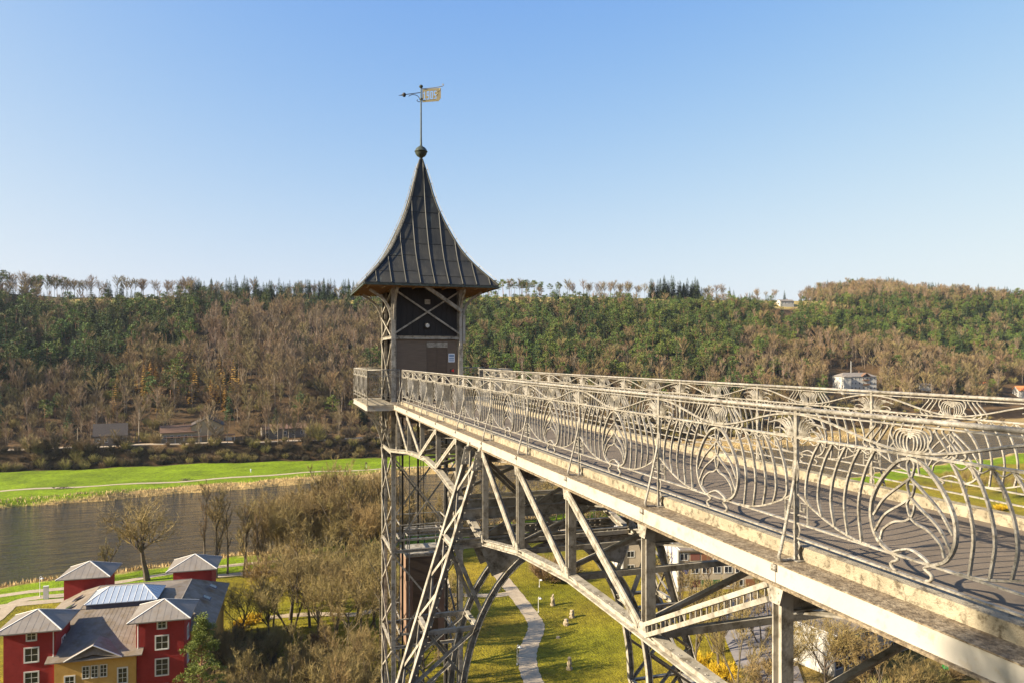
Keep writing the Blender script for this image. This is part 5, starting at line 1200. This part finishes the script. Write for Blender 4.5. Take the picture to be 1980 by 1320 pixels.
vl = far_house(1645, hill(1652, 756, 470), 30, 14, 11.5, 3.0, B0 - .35, 'plaster', 'roofgrey', 'large white villa with grey hipped roofs at the foot of the far slope', 3, False, 9, 1)
MB().box(-15.5, -9, -10, -6.9, -3, 11.2).build('corner_wing', M['plaster'], vl); wr = MB(); hip(wr, -16, -8.4, -10.6, -6.4, 11.2, 13); wr.build('wing_roof', M['roofgrey'], vl)
for z_ in (4.5, 8.2): MB().box(2.5, 8, -8.6, -7.02, z_, z_ + .2).box(2.5, 8, -8.6, -8.5, z_ + .2, z_ + 1.1).build('balcony', M['tilebrown'], vl)
bw = MB(); [bw.prism([(5.2, -8.8, 14.2), (5.2 + s_*3.6, -8.8, 11.6), (5.2 + s_*3.6, -8.8, 11.9), (5.2, -8.8, 14.5)], (0, 4, 0)) for s_ in (-1, 1)]; bw.build('balcony_gable', M['tilebrown'], vl)
MB().tube([(-3, 0, 13), (-3, 0, 24)], .16, 6).build('mast', M['trim'], vl)
far_house(1970, hill(1978, 766, 470), 14, 9, 5.5, 4.0, B0 - .5, 'plaster', 'tileorange', 'cream house with bright orange tiled roof at the right edge', 2, True, 3)
far_house(1790, hill(1785, 752, 470), 10, 7, 3.2, 1.4, B0 - .4, 'plaster', 'roofgrey', 'small pale building among the trees right of the villa', 1, True, 3)
far_house(1900, hill(1898, 748, 470), 8, 6, 3.6, 1.4, B0 - .4, 'sandstone', 'tileorange', 'tiny cream shed between the villa and the orange roof', 1, True, 2)
s_, t_ = at(1520, 880); far_house(1520, hill(1518, 592, 500), 18, 9, 5, 2.2, B0 - .3, 'plaster', 'roofgrey', 'white house standing alone on the field at the top of the slope', 1, True, 4)
# station platform fence, rail line, poles
fn = None
s_, t_ = at(395, 343)
pl = thing('platform_canopy', (*st2w(s_, float(f_tm(s_)) + 20), float(height(s_, f_tm(s_) + 20))), 'long low platform canopy with white posts in front of the railway building', 'canopy', None, B0)
MB().box(-16, 16, -1.6, 1.6, 2.9, 3.15).build('canopy_roof', M['tilebrown'], pl)
for k in range(9): MB().box(-15.6 + k * 3.9, -15.4 + k * 3.9, -1.2, -1.0, -2, 2.9).build('post', M['trim'], pl)
for k in range(8): MB().box(-15 + k * 3.9, -12.4 + k * 3.9, 1.0, 1.1, -1, 2.0).build('platform_window', M['trim'], pl)
for px, zc, h, lab in ((150, 342, 9, 'wooden pole by the railway left of the grey house'), (1593, 430, 9, 'slim pole at the far right bank behind the railing'), (590, 372, 10, 'pale pole by the railway right of the railway building')):
    x, y = GZ(px, zc); MB().tube([(0,0,-1),(0,0,h)], .15, 6, rr=[.2,.12]).bar((-.8,0,h-.6),(.8,0,h-.6),.12,.12).build('line_pole', M['sandstone'], None, (x, y, hz(x, y)), label=lab, cat='pole', group='poles across the river')
# tall pale birches in front of the embankment
for px, py, h in ((655, 888, 26), (652, 886, 20), (767, 884, 0), (690, 886, 19), (700, 884, 17), (262, 890, 18), (268, 892, 22), (205, 893, 14), (85+150, 880, 12), (330, 885, 13), (395, 884, 22), (410, 884, 20), (422, 884, 17), (520, 888, 25), (537, 888, 17), (547, 887, 15), (558, 886, 17), (570, 886, 16), (600, 884, 18)):
    if not h or px > 640: continue
    zc = 50 * FPX / (py - 692); x, y = GZ(px, zc + 4); o = obj('birch', FAR['birch'][R4.randrange(3)], None, (x, y, hz(x, y) - .3), 'pale birch standing in front of the railway embankment', 'tree', 'birches before the embankment', rz=R4.uniform(0, 6)); o.scale = (h / 19,) * 2 + (h / 19,)
# ochre larch row
for px in (209, 222, 232, 246, 259, 281, 303, 321, 343, 365, 372):
    zc = 470; x, y = GZ(px, zc); s_, t_ = w2st(x, y); z = float(height(s_, t_)); o = obj('larch', FAR['larch'][px % 2], None, (x, y, z - .3), 'ochre larch in the row low on the left slope', 'tree', 'row of ochre larches', rz=px); o.scale = (.95 + (px % 5) * .06,) * 3
for px, zc, h, k in ((200, 338, 9, 'bare'), (222, 340, 10, 'bare'), (236, 342, 8, 'bush'), (300, 352, 6, 'bush'), (385, 352, 14, 'birch'), (402, 352, 16, 'birch'), (418, 352, 15, 'bare'), (440, 355, 12, 'birch'), (470, 360, 11, 'bare'), (515, 362, 18, 'birch'), (530, 368, 12, 'bare'), (548, 366, 13, 'birch'), (566, 366, 14, 'bare'), (585, 370, 12, 'birch'), (610, 372, 9, 'bush'), (640, 374, 12, 'bare'), (655, 372, 18, 'birch'), (680, 376, 8, 'bush'), (700, 378, 10, 'bare'), (60, 330, 9, 'bush'), (110, 334, 11, 'bush'), (130, 334, 13, 'bare'), (165, 336, 8, 'bush')):
    x, y = GZ(px, zc); me = FAR[k][px % len(FAR[k])]; o = obj({'bare': 'hillside_tree'}.get(k, k), me, None, (x, y, hz(x, y) - .3), 'leafless %s in front of the buildings along the railway' % {'bare': 'tree', 'birch': 'birch', 'bush': 'bush'}[k], 'bush' if k == 'bush' else 'tree', 'growth before the railway buildings', rz=px); o.scale = (h / (5 if k == 'bush' else 17),) * 3
# meadow details
for px, py, w, lab in ((118, 945, 4.5, 'low heap of driftwood beside the meadow path'), (360, 926, 3.6, 'small heap of driftwood at the meadow path')):
    x, y = G(px, py); r = random.Random(px); m = MB()
    for k in range(40): p = Vector((r.gauss(0, w*.3), r.gauss(0, .6), r.uniform(0, .7))); m.bar(p, p + Vector((r.gauss(0, .8), r.gauss(0, .5), r.gauss(0, .3))), .12, .12)
    m.build('driftwood', M['bark'], None, (x, y, hz(x, y)), kind='stuff', label=lab, cat='driftwood')
x, y = G(708, 902); sp = thing('signpost', (x, y, hz(x, y)), 'yellow signpost on the meadow beside the far path', 'sign'); MB().tube([(0,0,-.3),(0,0,2.6)], .08, 6).build('post', M['trim'], sp); MB().box(-.5,.5,-.1,-.06,1.7,2.6).build('sign_board', M['p_yellow'], sp)
# a walker on the meadow
x, y = G(485, 914); pm = MB()
sk = bpy.data.meshes.new('person'); J = [(0,0,.92),(0,0,1.15),(0,.01,1.42),(0,0,1.52),(0,-.02,1.68),(-.1,-.06,.5),(-.12,.1,.06),(.1,.06,.5),(.12,-.12,.06),(-.2,0,1.4),(-.26,.02,1.12),(-.25,-.1,.9),(.2,0,1.4),(.26,.02,1.12),(.25,-.1,.9),(-.12,0,.02),(.12,-.2,.02)]
sk.from_pydata(J, [(0,1),(1,2),(2,3),(3,4),(0,5),(5,6),(0,7),(7,8),(2,9),(9,10),(10,11),(2,12),(12,13),(13,14),(6,15),(8,16)], [])
pe = obj('person', sk, None, (x, y, hz(x, y)), 'person in a pale jacket walking on the green meadow', 'person'); md = pe.modifiers.new('skin', 'SKIN')
RA_ = [.15,.15,.15,.06,.11,.08,.05,.08,.05,.07,.05,.035,.07,.05,.035,.05,.05]
for v_, r_ in zip(sk.skin_vertices[0].data, RA_): v_.radius = (r_, r_)
sk.skin_vertices[0].data[0].use_root = True
pe.modifiers.new('sub', 'SUBSURF').levels = 1; sk.materials.append(M['signw'])
# ---------------------------------------------------------------- air
hm = bpy.data.materials.new('haze_air'); hm.use_nodes = True; hn = hm.node_tree.nodes; hn.clear()
pv = hn.new('ShaderNodeVolumePrincipled'); pv.inputs['Color'].default_value = (.80, .88, 1.0, 1); pv.inputs['Density'].default_value = .00004; pv.inputs['Anisotropy'].default_value = .2
ho = hn.new('ShaderNodeOutputMaterial'); hm.node_tree.links.new(pv.outputs[0], ho.inputs['Volume'])
MB().box(-3600, 4200, -3600, 4200, -60, 170).build('haze', hm, kind='stuff', label='thin blue haze lying in the valley air', cat='haze')
